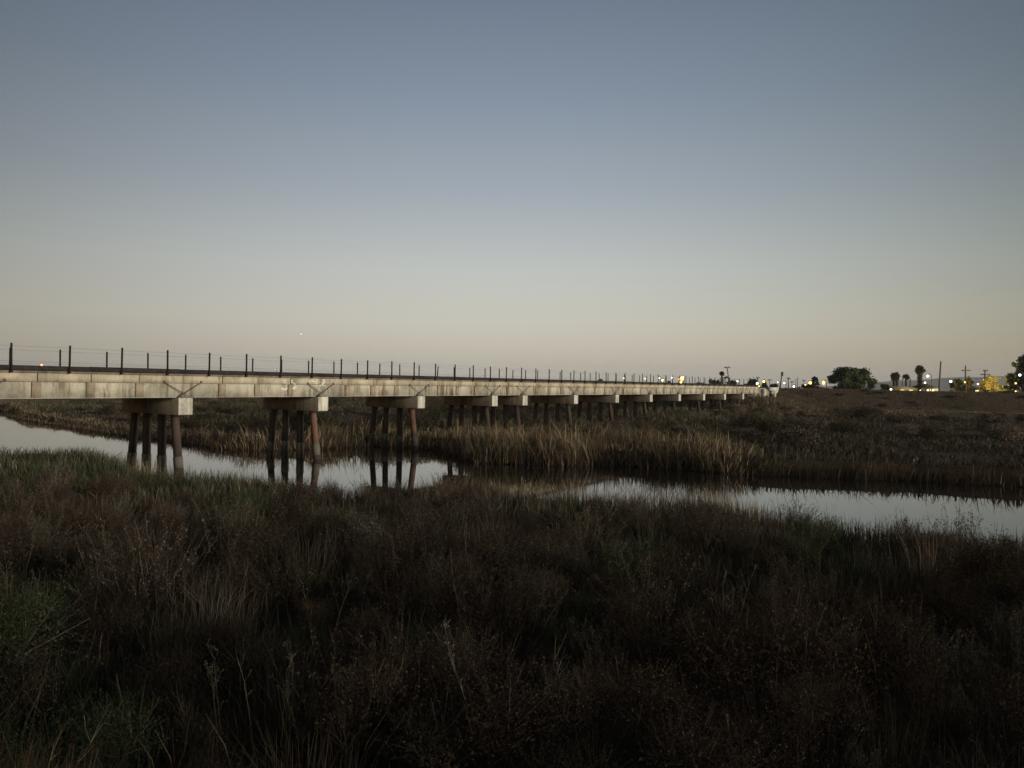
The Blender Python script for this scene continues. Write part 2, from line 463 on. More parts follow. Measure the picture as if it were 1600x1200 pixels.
# ------------------------------------------------------------------ bridge
bridge = empty('railway_bridge', BO, BROT)
tag(bridge, 'long pale concrete trestle bridge on rusty piles crossing the marsh creek', 'bridge')
Z_BOT, Z_FL, Z_TOP, Z_CURB, Z_DECK, Z_POST = 4.06, 4.86, 5.265, 5.37, 5.615, 6.62
FACE, FACE2 = 0.14, DECK_W - 0.14
ends = [PIER_S0 + SPAN * k for k in PIER_K] + [ABUT_S]
for i in range(len(ends) - 1):
    a, b_ = ends[i] + 0.03, ends[i + 1] - 0.03
    npan = max(2, round((b_ - a) / 2.53)); st = (b_ - a) / npan
    g = Geo()
    g.box(a, b_, FACE + 0.07, FACE2 - 0.07, Z_BOT, Z_TOP - 0.01, 0)          # web and box beams
    for p in range(npan):
        p0 = a + st * p + (0.028 if p else 0.0); p1 = a + st * (p + 1) - (0.028 if p < npan - 1 else 0.0)
        for (w0, w1) in ((FACE, FACE + 0.069), (FACE2 - 0.069, FACE2)):
            g.box(p0, p1, w0, w1, Z_FL, Z_TOP, 1)                            # upper flange, cut at every panel joint
    for p in range(1, npan):
        c = a + st * p + RNG.uniform(-0.05, 0.05)
        hw = RNG.uniform(0.17, 0.24)
        for (w0, w1) in ((FACE + 0.02, FACE + 0.069), (FACE2 - 0.069, FACE2 - 0.02)):
            g.box(c - hw, c + hw, w0, w1, Z_BOT + 0.04, Z_FL - 0.012, 2)     # raised pilaster
            for sg in (-1, 1):                                               # dark strip painted in as the shadow along its side
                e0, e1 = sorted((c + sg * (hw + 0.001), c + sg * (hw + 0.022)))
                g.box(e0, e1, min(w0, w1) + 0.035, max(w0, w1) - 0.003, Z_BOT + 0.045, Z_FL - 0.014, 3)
        g.box(c - 0.02, c + 0.02, FACE + 0.01, FACE + 0.068, Z_FL + 0.004, Z_TOP - 0.02, 3)
    g.box(a, b_, FACE + 0.05, FACE + 0.069, Z_BOT + 0.006, Z_BOT + 0.03, 4)
    g.box(a, b_, FACE + 0.03, FACE + 0.069, Z_FL - 0.011, Z_FL - 0.002, 3)
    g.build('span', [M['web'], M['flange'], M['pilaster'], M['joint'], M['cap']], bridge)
S0, S1 = ends[0], ABUT_S
# edge beams, curbs and ballast
for side, (w0, w1) in enumerate(((0.05, 0.22), (DECK_W - 0.22, DECK_W - 0.05))):
    g = Geo(); s = S0
    while s < S1:
        e = min(s + RNG.choice([4.9, 5.1, 5.05]), S1)
        jit = RNG.uniform(-0.008, 0.008)
        g.box(s, e - 0.025, w0 + jit, w1 + jit, Z_CURB + 0.002, Z_DECK + RNG.uniform(-0.012, 0.012)); s = e
    g.build('edge_beam', M['timber'], bridge)
    g = Geo(); s = S0
    while s < S1:
        e = min(s + 2.53, S1)
        g.box(s, e - 0.02, (0.085 if side == 0 else DECK_W - 0.35), (0.35 if side == 0 else DECK_W - 0.085), Z_TOP + 0.002, Z_CURB); s = e
    g.build('curb', M['curb'], bridge)
g = Geo()
g.box(S0, S1, 0.36, DECK_W - 0.36, Z_TOP + 0.002, Z_DECK - 0.12)
g.build('ballast_bed', M['ballast'], bridge)
for w in (2.25, 3.69):
    g = Geo()
    g.box(S0, S1, w - 0.07, w + 0.07, Z_DECK - 0.118, Z_DECK - 0.09); g.box(S0, S1, w - 0.012, w + 0.012, Z_DECK - 0.089, Z_DECK + 0.0)
    g.box(S0, S1, w - 0.035, w + 0.035, Z_DECK + 0.001, Z_DECK + 0.03)
    g.build('rail', M['rod'], bridge)
# railings: two wires each, every post a sub-part
post_g = Geo(); post_g.box(-0.035, 0.035, -0.035, 0.035, 0, 1.0); post_g.box(-0.055, 0.055, -0.045, 0.049, 0.0, 0.12)
post_me = post_g.mesh('railing_post', M['post'])
for side in (0, 1):
    w = 0.0 if side == 0 else DECK_W
    g = Geo()
    ks = [k for k in range(-14, 50) if S0 + 0.3 < POST_S0 + POST_STEP * k < S1 + 0.5]
    for zz in (6.50, 5.80):
        ss = [POST_S0 + POST_STEP * k for k in ks]
        pts = []
        for a, b_ in zip(ss[:-1], ss[1:]):
            for t in (0, 0.25, 0.5, 0.75):
                pts.append((a + (b_ - a) * t, w, zz - 0.012 * 4 * t * (1 - t) + (RNG.uniform(-0.01, 0.01) if t == 0 else 0)))
        g.tube(pts, 0.006, 5)
    rl = g.build('railing', M['wire'], bridge)
    for k in ks:
        o = bpy.data.objects.new('railing_post', post_me); COL.objects.link(o); o.parent = rl
        o.location = (POST_S0 + POST_STEP * k + RNG.uniform(-0.03, 0.03), w, Z_TOP + 0.004)
        hh = Z_POST - Z_TOP + RNG.uniform(-0.03, 0.025)
        o.scale = (1, 1, hh)
        o.rotation_euler = (RNG.uniform(-0.012, 0.012), RNG.uniform(-0.012, 0.012), 0)
        if side == 1 and k == 15: o.rotation_euler = (0, 0.10, 0)
# piers
PILE_W = [0.85, 2.05, 3.45, 4.65]
for i, k in enumerate(PIER_K):
    s = PIER_S0 + SPAN * k
    g = Geo()
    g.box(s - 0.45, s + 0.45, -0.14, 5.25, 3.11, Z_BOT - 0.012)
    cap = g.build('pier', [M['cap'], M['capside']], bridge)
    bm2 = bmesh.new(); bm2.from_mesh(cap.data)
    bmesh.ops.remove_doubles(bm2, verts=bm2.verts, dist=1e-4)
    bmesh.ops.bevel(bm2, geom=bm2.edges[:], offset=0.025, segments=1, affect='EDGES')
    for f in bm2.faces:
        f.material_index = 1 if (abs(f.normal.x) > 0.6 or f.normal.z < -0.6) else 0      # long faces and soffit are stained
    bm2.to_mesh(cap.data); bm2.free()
    # little concrete bearing block at the foot of the tie rods
    g = Geo()
    z0 = Z_BOT - 0.010
    g.add([(s - 0.42, -0.10, z0), (s + 0.42, -0.10, z0), (s + 0.42, FACE - 0.004, z0), (s - 0.42, FACE - 0.004, z0),
           (s - 0.06, 0.02, z0 + 0.24), (s + 0.06, 0.02, z0 + 0.24), (s + 0.06, FACE - 0.004, z0 + 0.24), (s - 0.06, FACE - 0.004, z0 + 0.24)],
          quads=[(0, 1, 5, 4), (1, 2, 6, 5), (2, 3, 7, 6), (3, 0, 4, 7), (4, 5, 6, 7), (0, 3, 2, 1)])
    g.build('bearing_block', M['curb'], cap)
    for sg in (-1, 1):
        g = Geo()
        g.tube([(s + sg * 0.02, 0.03, 4.29), (s + sg * 1.12, FACE - 0.03, 4.90)], 0.021, 6)
        g.box(s + sg * 1.12 - 0.06, s + sg * 1.12 + 0.06, FACE - 0.05, FACE - 0.003, 4.86, 4.99)
        g.build('tie_rod', M['rod'], cap)
    for j, w in enumerate(PILE_W):
        x0, y0 = bp(s, w)[:2]
        gz = float(height(np.array([x0]), np.array([y0]))[0])
        zb = min(gz, 0.2) - 0.8
        bat = (-0.145, -0.02, 0.015, 0.11)[j]
        g = Geo()
        inwater = gz < 0.3 or k in (0, 1, 2)
        zs = (0.95 + 0.12 * RNG.uniform(-1, 1)) if inwater else zb + 0.4
        if k == 0: zs = 0.75
        def pw(z): return w + bat * (3.11 - z)
        rust = 2 if (j == 0 and k in (1, 2)) else 0
        g.tube([(s, pw(3.115), 3.115), (s, pw(2.2), 2.2), (s, pw(zs), zs)], 0.228, 14, rust)
        if inwater:
            g.tube([(s, pw(zs + 0.02), zs + 0.02), (s, pw(0.16), 0.16)], 0.258, 14, 1)
            g.tube([(s, pw(0.16), 0.16), (s, pw(zb), zb)], 0.259, 14, 0)
        else:
            g.tube([(s, pw(zs), zs), (s, pw(zb), zb)], 0.229, 14, 0)
        g.build('pile', [M['pile'], M['sleeve'], M['pile_rust']], cap, smooth=True)
# abutment and wing wall
g = Geo()
g.box(ABUT_S + 0.02, ABUT_S + 1.6, 0.3, DECK_W + 0.2, 2.0, 5.22)
g.box(ABUT_S + 1.62, ABUT_S + 5.2, 0.2, 0.65, 2.0, 5.10)
g.add([(ABUT_S + 5.2, 0.2, 2), (ABUT_S + 8.0, 0.2, 2), (ABUT_S + 8.0, 0.65, 2), (ABUT_S + 5.2, 0.65, 2),
       (ABUT_S + 5.2, 0.2, 5.1), (ABUT_S + 8.0, 0.2, 4.5), (ABUT_S + 8.0, 0.65, 4.5), (ABUT_S + 5.2, 0.65, 5.1)],
      quads=[(0, 1, 5, 4), (1, 2, 6, 5), (2, 3, 7, 6), (4, 5, 6, 7), (0, 3, 2, 1)])
ab = g.build('abutment', M['abut'], bridge)
g = Geo(); g.box(ABUT_S + 8.1, ABUT_S + 13.5, -0.25, 0.7, 4.55, 5.25); g.box(ABUT_S + 9.6, ABUT_S + 13.3, -0.2, 0.6, 3.9, 4.548)
g.build('approach_slab', M['cap'], ab)
for s in (ABUT_S + 2.6, ABUT_S + 10.2):
    g = Geo(); g.tube([(s, -0.25, 1.8), (s, -0.25, 4.9 if s < ABUT_S + 5 else 4.54)], 0.34, 14)
    g.build('column', M['cap'], ab, smooth=True)
g = Geo()
g.box(ABUT_S + 0.2, ABUT_S + 1.5, -0.1, 0.298, 1.6, 4.1)
g.build('footing', M['curb'], ab)

# white graffiti on the span beside the second pier
def s_at(px, w):
    a = ray(px, 600)[0]
    # BO + BD s + BN w : X = a Y
    x0, y0 = (BO + BN * w)[:2]
    return (a * y0 - x0) / (BD[0] - a * BD[1])
def z_at(px, py, w):
    a, b = ray(px, py); s = s_at(px, w)
    return H_EYE + b * bp(s, w)[1]
def stroke(g, pts, wd):
    P = np.array(pts)
    d = np.gradient(P, axis=0); d /= np.linalg.norm(d, axis=1)[:, None] + 1e-9
    nrm = np.stack([-d[:, 1], d[:, 0]], 1)
    vs, q = [], []
    for i, (p, n) in enumerate(zip(P, nrm)):
        w2 = wd * 0.5 * (0.8 + 0.4 * RNG.random())
        zf = p[1]; wf = (FACE - 0.004) if zf > Z_FL else (FACE + 0.066)
        vs += [(p[0] - n[0] * w2, wf, p[1] - n[1] * w2), (p[0] + n[0] * w2, wf, p[1] + n[1] * w2)]
    for i in range(len(P) - 1): q.append((2 * i, 2 * i + 1, 2 * i + 3, 2 * i + 2))
    g.add(vs, quads=q)
def arc(cx, cz, rx, rz, a0, a1, n=14):
    t = np.radians(np.linspace(a0, a1, n)); return [(cx + rx * math.cos(x), cz + rz * math.sin(x)) for x in t]
g = Geo()
def zx(x, y): return 420 + x * 0.075, 580 + y * 0.075
def gp(x, y):
    px, py = zx(x, y); return s_at(px, FACE), z_at(px, py, FACE)
for cx, cy, rx, ry, a0, a1, wd in ((338, 215, 36, 28, 20, 330, 0.09), (345, 300, 48, 36, 70, -60, 0.11), (350, 330, 60, 48, 190, 360, 0.13), (392, 300, 8, 40, 90, -90, 0.10),
                                   (500, 215, 30, 28, 90, 300, 0.08), (535, 290, 34, 26, 110, -80, 0.10), (540, 325, 38, 34, 80, -130, 0.12),
                                   (900, 235, 60, 32, 150, 10, 0.09), (985, 275, 26, 34, 160, -60, 0.13), (1000, 195, 26, 22, 0, 330, 0.07),
                                   (1130, 215, 26, 32, 100, -150, 0.16), (1120, 300, 28, 24, 200, -20, 0.13), (1165, 300, 34, 16, 180, 20, 0.09)):
    c = gp(cx, cy); c2 = gp(cx + rx, cy); c3 = gp(cx, cy - ry)
    stroke(g, arc(c[0], c[1], abs(c2[0] - c[0]), abs(c3[1] - c[1]), a0, a1), wd * 0.75)
g.build('graffiti', M['paint'], bridge)

# ------------------------------------------------------------------ vegetation palettes (real albedo)
PAL = {'leaf': (0.105, 0.128, 0.058), 'pale': (0.46, 0.39, 0.28), 'straw': (0.34, 0.265, 0.165), 'tan': (0.18, 0.135, 0.085), 'brown': (0.081, 0.061, 0.042), 'maroon': (0.054, 0.037, 0.030),
       'olive': (0.075, 0.078, 0.034), 'green': (0.045, 0.075, 0.026), 'sage': (0.105, 0.108, 0.075), 'rust': (0.125, 0.072, 0.036),
       'grey': (0.19, 0.17, 0.14), 'deep': (0.035, 0.045, 0.022), 'orange': (0.23, 0.125, 0.05)}
def pick(names, weights, n, rng=RNG, var=0.3):
    w = np.array(weights, float); w /= w.sum()
    k = rng.choice(len(names), n, p=w)
    c = np.array([PAL[q] for q in names])[k]
    return c * rng.uniform(1 - var, 1 + var, (n, 1))

def veg(name, P, h, w, names, weights, lean=0.3, droop=0.15, label='', cat='grass', var=0.3, cols=None, g=None):
    if g is None: g = Geo()
    n = len(P)
    col = cols if cols is not None else pick(names, weights, n, var=var)
    g.blades(P, h, w, RNG.uniform(0, 2 * math.pi, n), np.abs(RNG.normal(0, lean, n)), col, droop=droop)
    if label:
        tag(g.build(name, M['plant']), label, cat, kind='stuff')
    return g

def scatter(n, x0, x1, y0, y1, keep=None):
    x = RNG.uniform(x0, x1, n); y = RNG.uniform(y0, y1, n)
    if keep is not None:
        k = keep(x, y); x, y = x[k], y[k]
    return x, y
def in_view(x, y, margin=2.5):
    return np.abs(x) < 0.72 * np.maximum(y, 0) + margin
def near_side(x, y, d=0.0):
    return (y < ysplit(x)) & (sdist(x, y) > 0)
def pts(x, y, dz=-0.03): return np.stack([x, y, height(x, y) + dz], 1)

def path_y(x): return 138.0 + 0.10 * (x - 80) + 0.8 * np.sin(x * 0.13)
def on_path(x, y): return (x > 77) & (np.abs(y - path_y(x)) < 2.6)
# near marsh: patches of different grass, decided by noise, darker toward the viewer
x, y = scatter(360000, -48, 48, 4.5, 46, lambda x, y: in_view(x, y) & near_side(x, y) & (RNG.random(len(x)) < np.clip(1.25 - y / 45, 0.35, 1) * (0.22 + 0.9 * np.maximum(sstep(0.40, 0.60, fbm(x, y, 2.6, 141)), sstep(16, 24, y)))))
sd = sdist(x, y)
p1 = fbm(x, y, 5.5, 21); p2 = fbm(x, y, 3.2, 33); p3 = fbm(x, y, 9.0, 44)
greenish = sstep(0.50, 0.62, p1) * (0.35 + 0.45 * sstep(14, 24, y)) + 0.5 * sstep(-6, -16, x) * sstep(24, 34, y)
dark = np.maximum(sstep(0.47, 0.6, p2), 0.65 * sstep(25, 17, y))  # grass colour also darkened toward the viewer, standing in for foreground shade
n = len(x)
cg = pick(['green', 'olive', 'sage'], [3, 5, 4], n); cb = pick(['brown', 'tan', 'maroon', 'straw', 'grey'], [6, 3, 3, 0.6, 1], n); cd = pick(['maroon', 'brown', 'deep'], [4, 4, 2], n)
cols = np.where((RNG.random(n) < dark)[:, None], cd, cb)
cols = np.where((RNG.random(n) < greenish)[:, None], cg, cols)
h = (0.28 + 0.45 * p3) * RNG.uniform(0.55, 1.35, n)
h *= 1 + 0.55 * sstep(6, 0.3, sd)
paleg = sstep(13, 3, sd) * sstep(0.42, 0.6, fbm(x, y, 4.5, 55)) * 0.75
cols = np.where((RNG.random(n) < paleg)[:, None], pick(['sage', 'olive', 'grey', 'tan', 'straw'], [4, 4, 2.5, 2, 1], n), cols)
emb = y < 6.5
wd = 0.006 + 0.0007 * y
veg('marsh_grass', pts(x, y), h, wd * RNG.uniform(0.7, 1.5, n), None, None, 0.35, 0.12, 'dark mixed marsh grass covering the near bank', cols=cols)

# pale reed fringe at the near water's edge
x, y = scatter(500000, -45, 45, 15, 46, lambda x, y: in_view(x, y))
sd = sdist(x, y)
fr = (y < ysplit(x)) & (sd > -0.9 - 1.6 * (RNG.random(len(x)) < 0.06)) & (sd < 1.6)
a = x / np.maximum(y, 1)
dens = 0.22 + 0.35 * np.exp(-((a + 0.12) / 0.12) ** 2) + 1.0 * sstep(0.03, 0.08, a) * sstep(0.40, 0.27, a) + 0.25 * sstep(0.25, 0.4, a) + 0.35 * np.exp(-((a + 0.33) / 0.07) ** 2)
dens *= 0.35 + 1.1 * sstep(0.35, 0.6, fbm(x, y, 2.5, 61))
k = fr & (RNG.random(len(x)) < dens); x, y, a = x[k], y[k], a[k]; n = len(x)
pale = sstep(0.03, 0.09, a) * sstep(0.36, 0.27, a)  # reeds paled here, partly standing in for sky glinting between them
cA = pick(['pale', 'straw', 'grey', 'tan'], [3.5, 3, 3, 2], n); cB = pick(['tan', 'brown', 'maroon', 'olive'], [3, 4, 2, 2], n)
cols = np.where((RNG.random(n) < 0.15 + 0.75 * pale)[:, None], cA, cB)
P = pts(x, y); P[:, 2] = np.maximum(P[:, 2], -0.05)
hh = RNG.uniform(0.45, 1.05, n) * (0.8 + 0.4 * fbm(x, y, 3, 71)) * (1 + 0.3 * pale)
veg('reed_fringe', P, hh, RNG.uniform(0.010, 0.024, n), None, None, 0.16, 0.05, 'pale dry reeds standing along the near edge of the creek', 'reeds', cols=cols)

# tall arching reeds on the far bank
x, y = scatter(560000, -75, 70, 28, 120, lambda x, y: in_view(x, y, 5))
sd = sdist(x, y)
a = x / np.maximum(y, 1)
lim = 3.0 + 4.5 * sstep(-0.1, 0.05, a) * sstep(0.40, 0.28, a) + 3 * (fbm(x, y, 9, 81) - 0.5)
mid = sstep(-0.08, 0.0, a) * sstep(0.33, 0.25, a)
k = (y > ysplit(x)) & (sd > 0.0) & (sd < lim)
dens = 0.30 + 0.6 * sstep(0.40, 0.58, fbm(x, y, 4.0, 83))
k &= RNG.random(len(x)) < np.minimum(1, dens * (1 + 0.5 * mid)) * (1 - 0.45 * sstep(0.28, 0.36, a)); x, y, a, sd, mid = x[k], y[k], a[k], sd[k], mid[k]; n = len(x)
rightd = sstep(0.27, 0.36, a)
cA = pick(['straw', 'tan', 'orange', 'brown', 'olive'], [3, 4, 1.1, 3, 1.4], n, var=0.4); cB = pick(['brown', 'maroon', 'olive', 'tan'], [5, 3, 2, 1], n)
cols = np.where((RNG.random(n) < rightd)[:, None], cB, cA)
hh = RNG.uniform(0.8, 1.75, n) * (0.45 + 0.85 * sstep(0.3, 0.65, fbm(x, y, 5, 85))) * (1 - 0.25 * rightd) * (0.62 + 0.26 * sstep(-0.46, -0.38, a) * sstep(0.0, -0.08, a) + 0.5 * mid + 0.15 * rightd) * (1 - 0.45 * sstep(-0.3, -0.45, a))
hh = np.maximum(hh, 0.3 * RNG.uniform(0.7, 1.3, n))
P = pts(x, y); P[:, 2] = np.maximum(P[:, 2], 0.0)
g = Geo(); nn = len(P)
ld = 6.28 * fbm(x, y, 4.0, 99) * 1.6 + RNG.normal(0, 0.9, nn)
g.blades(P, hh, RNG.uniform(0.02, 0.05, nn), ld, np.abs(RNG.normal(0.32, 0.34, nn)), cols, droop=RNG.uniform(0.0, 0.5, nn))
tag(g.build('far_reeds', M['plant']), 'tan and orange reeds arching over the far edge of the creek', 'reeds', kind='stuff')

# reeds rooted right at the far water line
x, y = scatter(900000, -75, 70, 28, 100, lambda x, y: in_view(x, y, 5))
sd = sdist(x, y); a = x / np.maximum(y, 1)
mid = sstep(-0.07, -0.02, a) * sstep(0.33, 0.26, a)
k = (y > ysplit(x)) & (sd > -0.35) & (sd < 0.9) & (RNG.random(len(x)) < (0.35 + 0.65 * mid) * (0.25 + 0.9 * sstep(0.38, 0.55, fbm(x, y, 2.6, 87)))) & (a > -0.75)
x, y, a, mid = x[k], y[k], a[k], mid[k]; n = len(x)
right = sstep(0.27, 0.36, a)
cA = pick(['straw', 'tan', 'orange', 'brown', 'olive'], [2.6, 4, 1, 4, 1], n, var=0.4); cB = pick(['brown', 'maroon', 'tan'], [5, 3, 1], n)
cols = np.where((RNG.random(n) < np.maximum(right, 0.35))[:, None], cB, cA)
hh = (1 - 0.4 * sstep(0.42, 0.55, a)) * RNG.uniform(0.55, 1.1, n) * (0.75 - 0.35 * sstep(-0.4, -0.6, a) + 0.95 * mid + 0.15 * right) * (0.35 + 1.25 * sstep(0.28, 0.7, fbm(x, y, 4.5, 89)))
P = pts(x, y); P[:, 2] = np.maximum(P[:, 2], -0.12)
g = Geo()
ld = 6.28 * fbm(x, y, 3.0, 97) * 1.6 + RNG.normal(0, 0.9, n)
g.blades(P, hh, RNG.uniform(0.02, 0.045, n), ld, np.abs(RNG.normal(0.38, 0.4, n)), cols, droop=RNG.uniform(0.0, 0.55, n))
tag(g.build('waterline_reeds', M['plant']), 'dense drooping reeds rooted along the far water line', 'reeds', kind='stuff')

# far marsh behind the reeds and under the bridge
x, y = scatter(260000, -120, 130, 40, 150, lambda x, y: in_view(x, y, 8) & (y > ysplit(x)) & (y < levee_y(x) - 14))
sd = sdist(x, y); k = (sd > 1.6) & ~on_path(x, y); x, y = x[k], y[k]; n = len(x)
p1 = fbm(x, y, 14, 91); p2 = fbm(x, y, 6, 93); a = x / y
cA = pick(['brown', 'tan', 'olive', 'grey'], [5, 3, 2, 1], n); cB = pick(['maroon', 'brown', 'deep'], [4, 3, 3], n); cC = pick(['olive', 'green', 'brown'], [4, 1, 3], n)
cols = np.where((RNG.random(n) < sstep(0.45, 0.6, p1) * 0.9 + 0.4 * sstep(0.3, 0.5, a))[:, None], cB, cA)
cols = np.where((RNG.random(n) < sstep(0.5, 0.6, p2) * 0.6)[:, None], cC, cols)
far_y = y + 12 * (fbm(x, y, 22, 151) - 0.5)
band = sstep(0.20, 0.32, a)
cT = pick(['tan', 'brown', 'rust', 'straw'], [3, 4, 1.5, 0.4], n); cO = pick(['olive', 'brown', 'maroon'], [3, 4, 2], n); cM = pick(['maroon', 'brown', 'deep'], [5, 2, 2.5], n)
cF = np.where((far_y > 112)[:, None], cT, np.where((far_y > 84)[:, None], cO, cM))
cols = np.where((RNG.random(n) < band * 0.85)[:, None], cF, cols)
hh = (0.2 + 0.6 * sstep(0.35, 0.7, p2)) * RNG.uniform(0.5, 1.4, n) * (1 - 0.3 * sstep(0.3, 0.5, a)) * (1 - 0.65 * ((x > 66) & (y > path_y(x) - 32)))
veg('far_marsh_plants', pts(x, y), hh, RNG.uniform(0.05, 0.13, n), None, None, 0.6, 0.2, 'low brown and olive marsh plants beyond the creek and under the bridge', 'marsh plants', cols=cols)

# dry grass on the levee
x, y = scatter(260000, -110, 150, 125, 185, lambda x, y: in_view(x, y, 8) & (np.abs(y - levee_y(x) + 7) < 15) & ~on_path(x, y))
n = len(x); p1 = fbm(x, y, 12, 95)
cA = pick(['tan', 'straw', 'brown', 'rust'], [5, 0.6, 2, 1], n); cB = pick(['brown', 'tan', 'maroon', 'olive'], [4, 2, 1, 1.5], n)
cols = np.where((RNG.random(n) < sstep(0.42, 0.6, p1))[:, None], cB, cA)
veg('levee_grass', pts(x, y), RNG.uniform(0.1, 0.4, n) * (0.5 + p1), RNG.uniform(0.03, 0.08, n), None, None, 0.3, 0.1, 'short brown grass on the slope of the levee', 'grass', cols=cols)

# trodden path at the foot of the levee
px_ = np.linspace(77.5, 150, 60); rows = []
for wv in (-2.1, -0.7, 0.7, 2.1):
    yy = path_y(px_) + wv + 0.25 * (vnoise(px_, px_ * 0 + wv, 2.0, 12) - 0.5)
    rows.append(np.stack([px_, yy, height(px_, yy) + 0.05], 1))
g = Geo(); q = [(i * 60 + j, i * 60 + j + 1, (i + 1) * 60 + j + 1, (i + 1) * 60 + j) for i in range(3) for j in range(59)]
g.add(np.concatenate(rows), quads=q)
tag(g.build('path', simple('pale_trodden_earth', (0.33, 0.28, 0.20), 0.95, 0.25, 0.6), smooth=True), 'pale trodden path at the foot of the levee', 'path', kind='structure')

# orange-brown grass on the embankment in the bottom left corner
x, y = scatter(34000, -6.5, 3.0, 2.8, 6.0, lambda x, y: RNG.random(len(x)) < sstep(0.8, -1.8, x) * 0.9 + 0.06)
n = len(x)
veg('bank_grass', pts(x, y), RNG.uniform(0.3, 0.8, n) * (0.78 + 0.42 * sstep(-0.8, -3.0, x)), RNG.uniform(0.003, 0.007, n), ['rust', 'orange', 'tan', 'brown', 'maroon'], [3, 0.6, 2, 5, 2], 0.32, 0.12,
    'rusty brown grass on the embankment in front of the viewer', 'grass')

# ------------------------------------------------------------------ shrub kinds (each a mesh shared by its copies)
def shrub_dome(seed, names, weights, R=0.75, Hh=0.95, nl=5400, leaf=0.019):
    r = np.random.default_rng(seed); g = Geo()
    lobes = [(r.uniform(-0.45, 0.45) * R, r.uniform(-0.45, 0.45) * R, r.uniform(0.35, 0.72) * Hh, r.uniform(0.3, 0.55) * R) for _ in range(9)]
    A, B = [], []
    for (lx, ly, lz, lr) in lobes:
        for _ in range(7):
            d = r.normal(size=3); d[2] = abs(d[2]) + 0.2; d /= np.linalg.norm(d)
            A.append((lx * 0.15, ly * 0.15, 0)); B.append((lx * 0.8, ly * 0.8, lz * 0.8))
            A.append((lx * 0.8, ly * 0.8, lz * 0.8)); B.append(np.array((lx, ly, lz)) + d * lr * r.uniform(0.7, 1.25))
    g.sticks(A, B, 0.012, 0.004, pick(['brown', 'grey'], [3, 1], len(A), r), r)
    k = r.integers(0, len(lobes), nl); L = np.array(lobes)[k]
    d = r.normal(size=(nl, 3)); d /= np.linalg.norm(d, axis=1)[:, None]
    rad = L[:, 3] * r.beta(3.5, 1.3, nl) * (1 + 0.25 * r.normal(size=nl) * 0.5)
    P = L[:, :3] + d * rad[:, None]; P[:, 2] = np.abs(P[:, 2])
    tone = r.uniform(0.75, 1.3, len(lobes))[k]
    g.leaves(P, r.uniform(0.6, 1.5, nl) * leaf, pick(names, weights, nl, r) * tone[:, None], r, 2.4)
    # sprays sticking out of the outline
    m_ = 160; kk = r.integers(0, len(lobes), m_); Lk = np.array(lobes)[kk]
    d = r.normal(size=(m_, 3)); d[:, 2] = np.abs(d[:, 2]) + 0.5; d /= np.linalg.norm(d, axis=1)[:, None]
    s0 = Lk[:, :3] + d * (Lk[:, 3] * 0.7)[:, None]; s1 = s0 + d * r.uniform(0.1, 0.34, (m_, 1))
    g.sticks(s0, s1, 0.006, 0.003, pick(names, weights, m_, r), r)
    for t in (0.4, 0.6, 0.8, 1.0):
        g.leaves(s0 + (s1 - s0) * t + r.normal(0, 0.012, (m_, 3)), leaf * 0.8, pick(names, weights, m_, r), r, 2)
    return g.mesh('shrub', M['plant'])

def shrub_spray(seed, names, weights, Hh=1.1, ns=70, spread=0.5, heads=18):
    """upright thin stems with seed heads in the upper part"""
    r = np.random.default_rng(seed); g = Geo()
    A, B, C = [], [], []
    hp = []
    for _ in range(ns):
        az = r.uniform(0, 2 * math.pi); le = abs(r.normal(0, spread)) ; h = Hh * r.uniform(0.5, 1.08)
        p = np.array((r.normal(0, 0.13), r.normal(0, 0.13), 0.0)); d = np.array((math.cos(az) * le, math.sin(az) * le, 1.0)); d /= np.linalg.norm(d)
        for q in range(4):
            d2 = d + r.normal(0, 0.08, 3); d2 /= np.linalg.norm(d2); e = p + d2 * h / 4
            A.append(p); B.append(e); C.append(q)
            if q >= 1:
                for _ in range(2):
                    t = r.random(); b0 = p + (e - p) * t; bd = d2 + r.normal(0, 0.55, 3); bd[2] = abs(bd[2]); bd /= np.linalg.norm(bd)
                    b1 = b0 + bd * h * r.uniform(0.07, 0.2)
                    A.append(b0); B.append(b1); C.append(4)
                    for _ in range(heads // 4): hp.append(b0 + (b1 - b0) * r.uniform(0.4, 1.05) + r.normal(0, 0.012, 3))
            if q == 3:
                for _ in range(heads): hp.append(p + (e - p) * r.uniform(0.1, 1.05) + r.normal(0, 0.014, 3))
            p, d = e, d2
    C = np.array(C); w = np.array([0.009, 0.007, 0.006, 0.005, 0.0035])[C]
    g.sticks(A, B, w, w * 0.8, pick(names, weights, len(A), r), r)
    g.leaves(hp, r.uniform(0.010, 0.024, len(hp)), pick(names, weights, len(hp), r, 0.45), r, 2.0)
    return g.mesh('shrub', M['plant'])

def reed_clump(seed, names, weights, Hh=1.1, nb=420, rad=0.35, wd=0.011):
    r = np.random.default_rng(seed); g = Geo()
    P = np.stack([r.normal(0, rad * 0.5, nb), r.normal(0, rad * 0.5, nb), np.zeros(nb)], 1)
    ld = np.arctan2(P[:, 1], P[:, 0]) + r.normal(0, 0.8, nb)
    g.blades(P, Hh * r.uniform(0.5, 1.1, nb), r.uniform(0.6, 1.3, nb) * wd, ld, np.abs(r.normal(0.15, 0.25, nb)), pick(names, weights, nb, r), droop=r.uniform(0, 0.3, nb), rng=r)
    return g.mesh('tuft', M['plant'])

